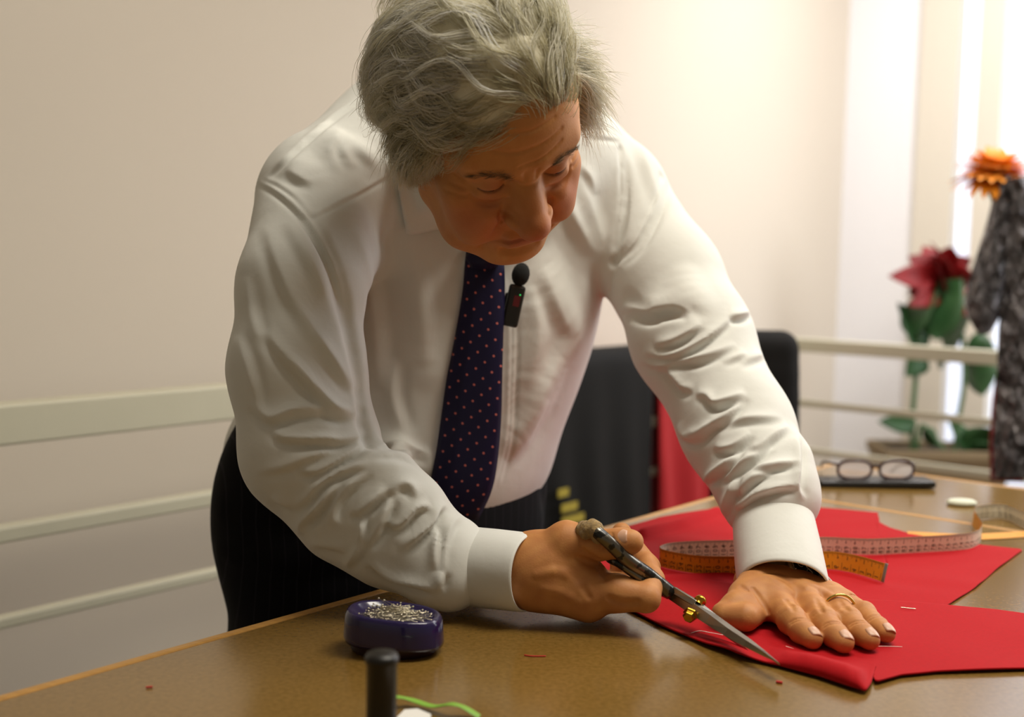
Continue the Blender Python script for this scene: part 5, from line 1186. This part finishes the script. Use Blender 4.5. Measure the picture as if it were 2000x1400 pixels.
for (x, y, tx, ty, W_, dd) in [(1780, 660, 1810, 540, .042, 0), (1830, 665, 1850, 520, .052, -.03), (1800, 690, 1778, 590, .035, .02), (1858, 690, 1880, 580, .045, .03), (1800, 690, 1780, 732, .03, 0), (1830, 690, 1850, 715, .03, 0), (1880, 690, 1955, 700, .05, 0), (1900, 700, 1935, 770, .045, .0), (1790, 830, 1728, 822, .022, 0), (1785, 835, 1745, 800, .02, .03), (1800, 840, 1838, 870, .02, 0), (1885, 880, 1935, 830, .03, 0), (1890, 880, 1870, 820, .024, .02), (1900, 885, 1950, 868, .026, 0)]:
    a_ = P(x, y, pd + dd); b_ = P(tx, ty, pd + dd - .04); put_leaf(trough, a_, b_ - a_, np.linalg.norm(b_ - a_), W_ * 1.5, M['leaf'], roll=rng.uniform(-.4, .4) + 1.2)
for (x, y, tx, ty, W_) in [(1835, 545, 1765, 535, .045), (1835, 545, 1790, 500, .05), (1840, 545, 1845, 468, .055), (1840, 545, 1885, 500, .055), (1842, 548, 1905, 525, .05), (1838, 560, 1800, 590, .04), (1845, 560, 1890, 610, .045), (1838, 545, 1815, 480, .05), (1840, 545, 1870, 480, .05), (1800, 560, 1780, 575, .03), (1838, 556, 1850, 520, .05), (1840, 550, 1822, 520, .05)]:
    a_ = P(x, y, pd); b_ = P(tx, ty, pd - rng.uniform(.0, .10)); put_leaf(trough, a_, b_ - a_, np.linalg.norm(b_ - a_) * 1.05, W_, M['flower_red'], 'petal', roll=rng.uniform(-.4, .4) + 1.3)

# wrapped bouquet standing behind the table's far corner
bd = 2.55
bq = empty('wrapped_bouquet', P(1985, 960, bd) * [1, 1, 0] + zz * .0, label='orange gerbera bouquet in crinkled silver film at the right edge', category='bouquet')
fc_ = P(1943, 345, bd); fn = nrm(zz - Fw * .40 - Rt * .05)
fu = nrm(np.cross(fn, (1, 0, 0))); fw = np.cross(fn, fu)
MB().ball(fc_, (.022, .022, .012), 8, [fu, fw, fn]).build('flower_centre', mat('gerbera_centre', '#8a4a12', .8), bq)
for rg, (L_, nn, tl_) in enumerate(((.082, 20, .0), (.074, 20, .45), (.060, 16, 1.0), (.046, 12, 1.8))):
    for k in range(nn):
        a = 6.283 * (k + .5 * rg) / nn; dv = math.cos(a) * fu + math.sin(a) * fw + fn * tl_; put_leaf(bq, fc_ + dv * .012, dv, L_ * rng.uniform(.9, 1.05), .0150, M['orange'], 'petal', .2, .35)
MB().tube(smooth_path([fc_, P(1945, 400, bd), P(1965, 600, bd), P(1985, 900, bd)], 16), .006, 8).build('stem', M['leaf'], bq)
MB().lathe(P(1944, 352, bd), [(.004, -.05), (.016, -.02), (.022, .0), (.018, .022), (.004, .026)], zz, 14).build('calyx', M['leaf'], bq)
def wrapsheet(name, L_, R_, m, dd, seed, amp=.022, nu=70, nv=44):
    A = resample(L_, nu); B = resample(R_, nu); rg = np.random.default_rng(seed); K = rg.normal(size=(10, 2)) * [26, 9]; ph_ = rg.uniform(0, 6.28, 10); rows = []
    for i in range(nu):
        for j in range(nv):
            t = j / (nv - 1); x, y = A[i] * (1 - t) + B[i] * t; w = np.abs(np.sin(K @ np.array([t, i / nu * 3]) + ph_)).sum() / 10; bulge = math.sin(math.pi * t)
            rows.append(P(x, y, bd + dd - .05 * bulge - amp * (w - .6) * 2))
    o = link(name, mesh_np(name, rows, grid_faces(nu, nv)), m, bq); s = o.modifiers.new('t', 'SOLIDIFY'); s.thickness = .0008
wrapsheet('film_wrap', [(1950, 345), (1925, 440), (1900, 520), (1882, 590), (1890, 620), (1912, 655)], [(1985, 340), (1985, 440), (1975, 540), (1960, 600), (1950, 625), (1935, 650)], M['silver'], -.02, 3)
wrapsheet('film_wrap', [(1965, 350), (1962, 450), (1958, 560), (1950, 640), (1945, 760), (1940, 860), (1942, 935)], [(2020, 340), (2060, 450), (2080, 560), (2080, 650), (2075, 760), (2070, 860), (2060, 935)], M['silver'], -.06, 5)
wrapsheet('foil_wrap', [(1950, 400), (1958, 520), (1965, 620), (1938, 780), (1932, 860), (1934, 940)], [(2010, 380), (2010, 520), (2010, 640), (2010, 780), (2010, 860), (2000, 942)], M['redfoil'], .02, 8)
vs = P(1985, 930, bd); MB().lathe((vs[0], vs[1], 0), [(.001, 0), (.12, 0), (.12, .02), (.05, .05), (.04, .40), (.09, vs[2] - .06), (.11, vs[2] - .04), (.001, vs[2] - .04)], n=24).build('bouquet_pedestal', M['pot'], None, label='round brown pedestal under the wrapped bouquet', category='pedestal')
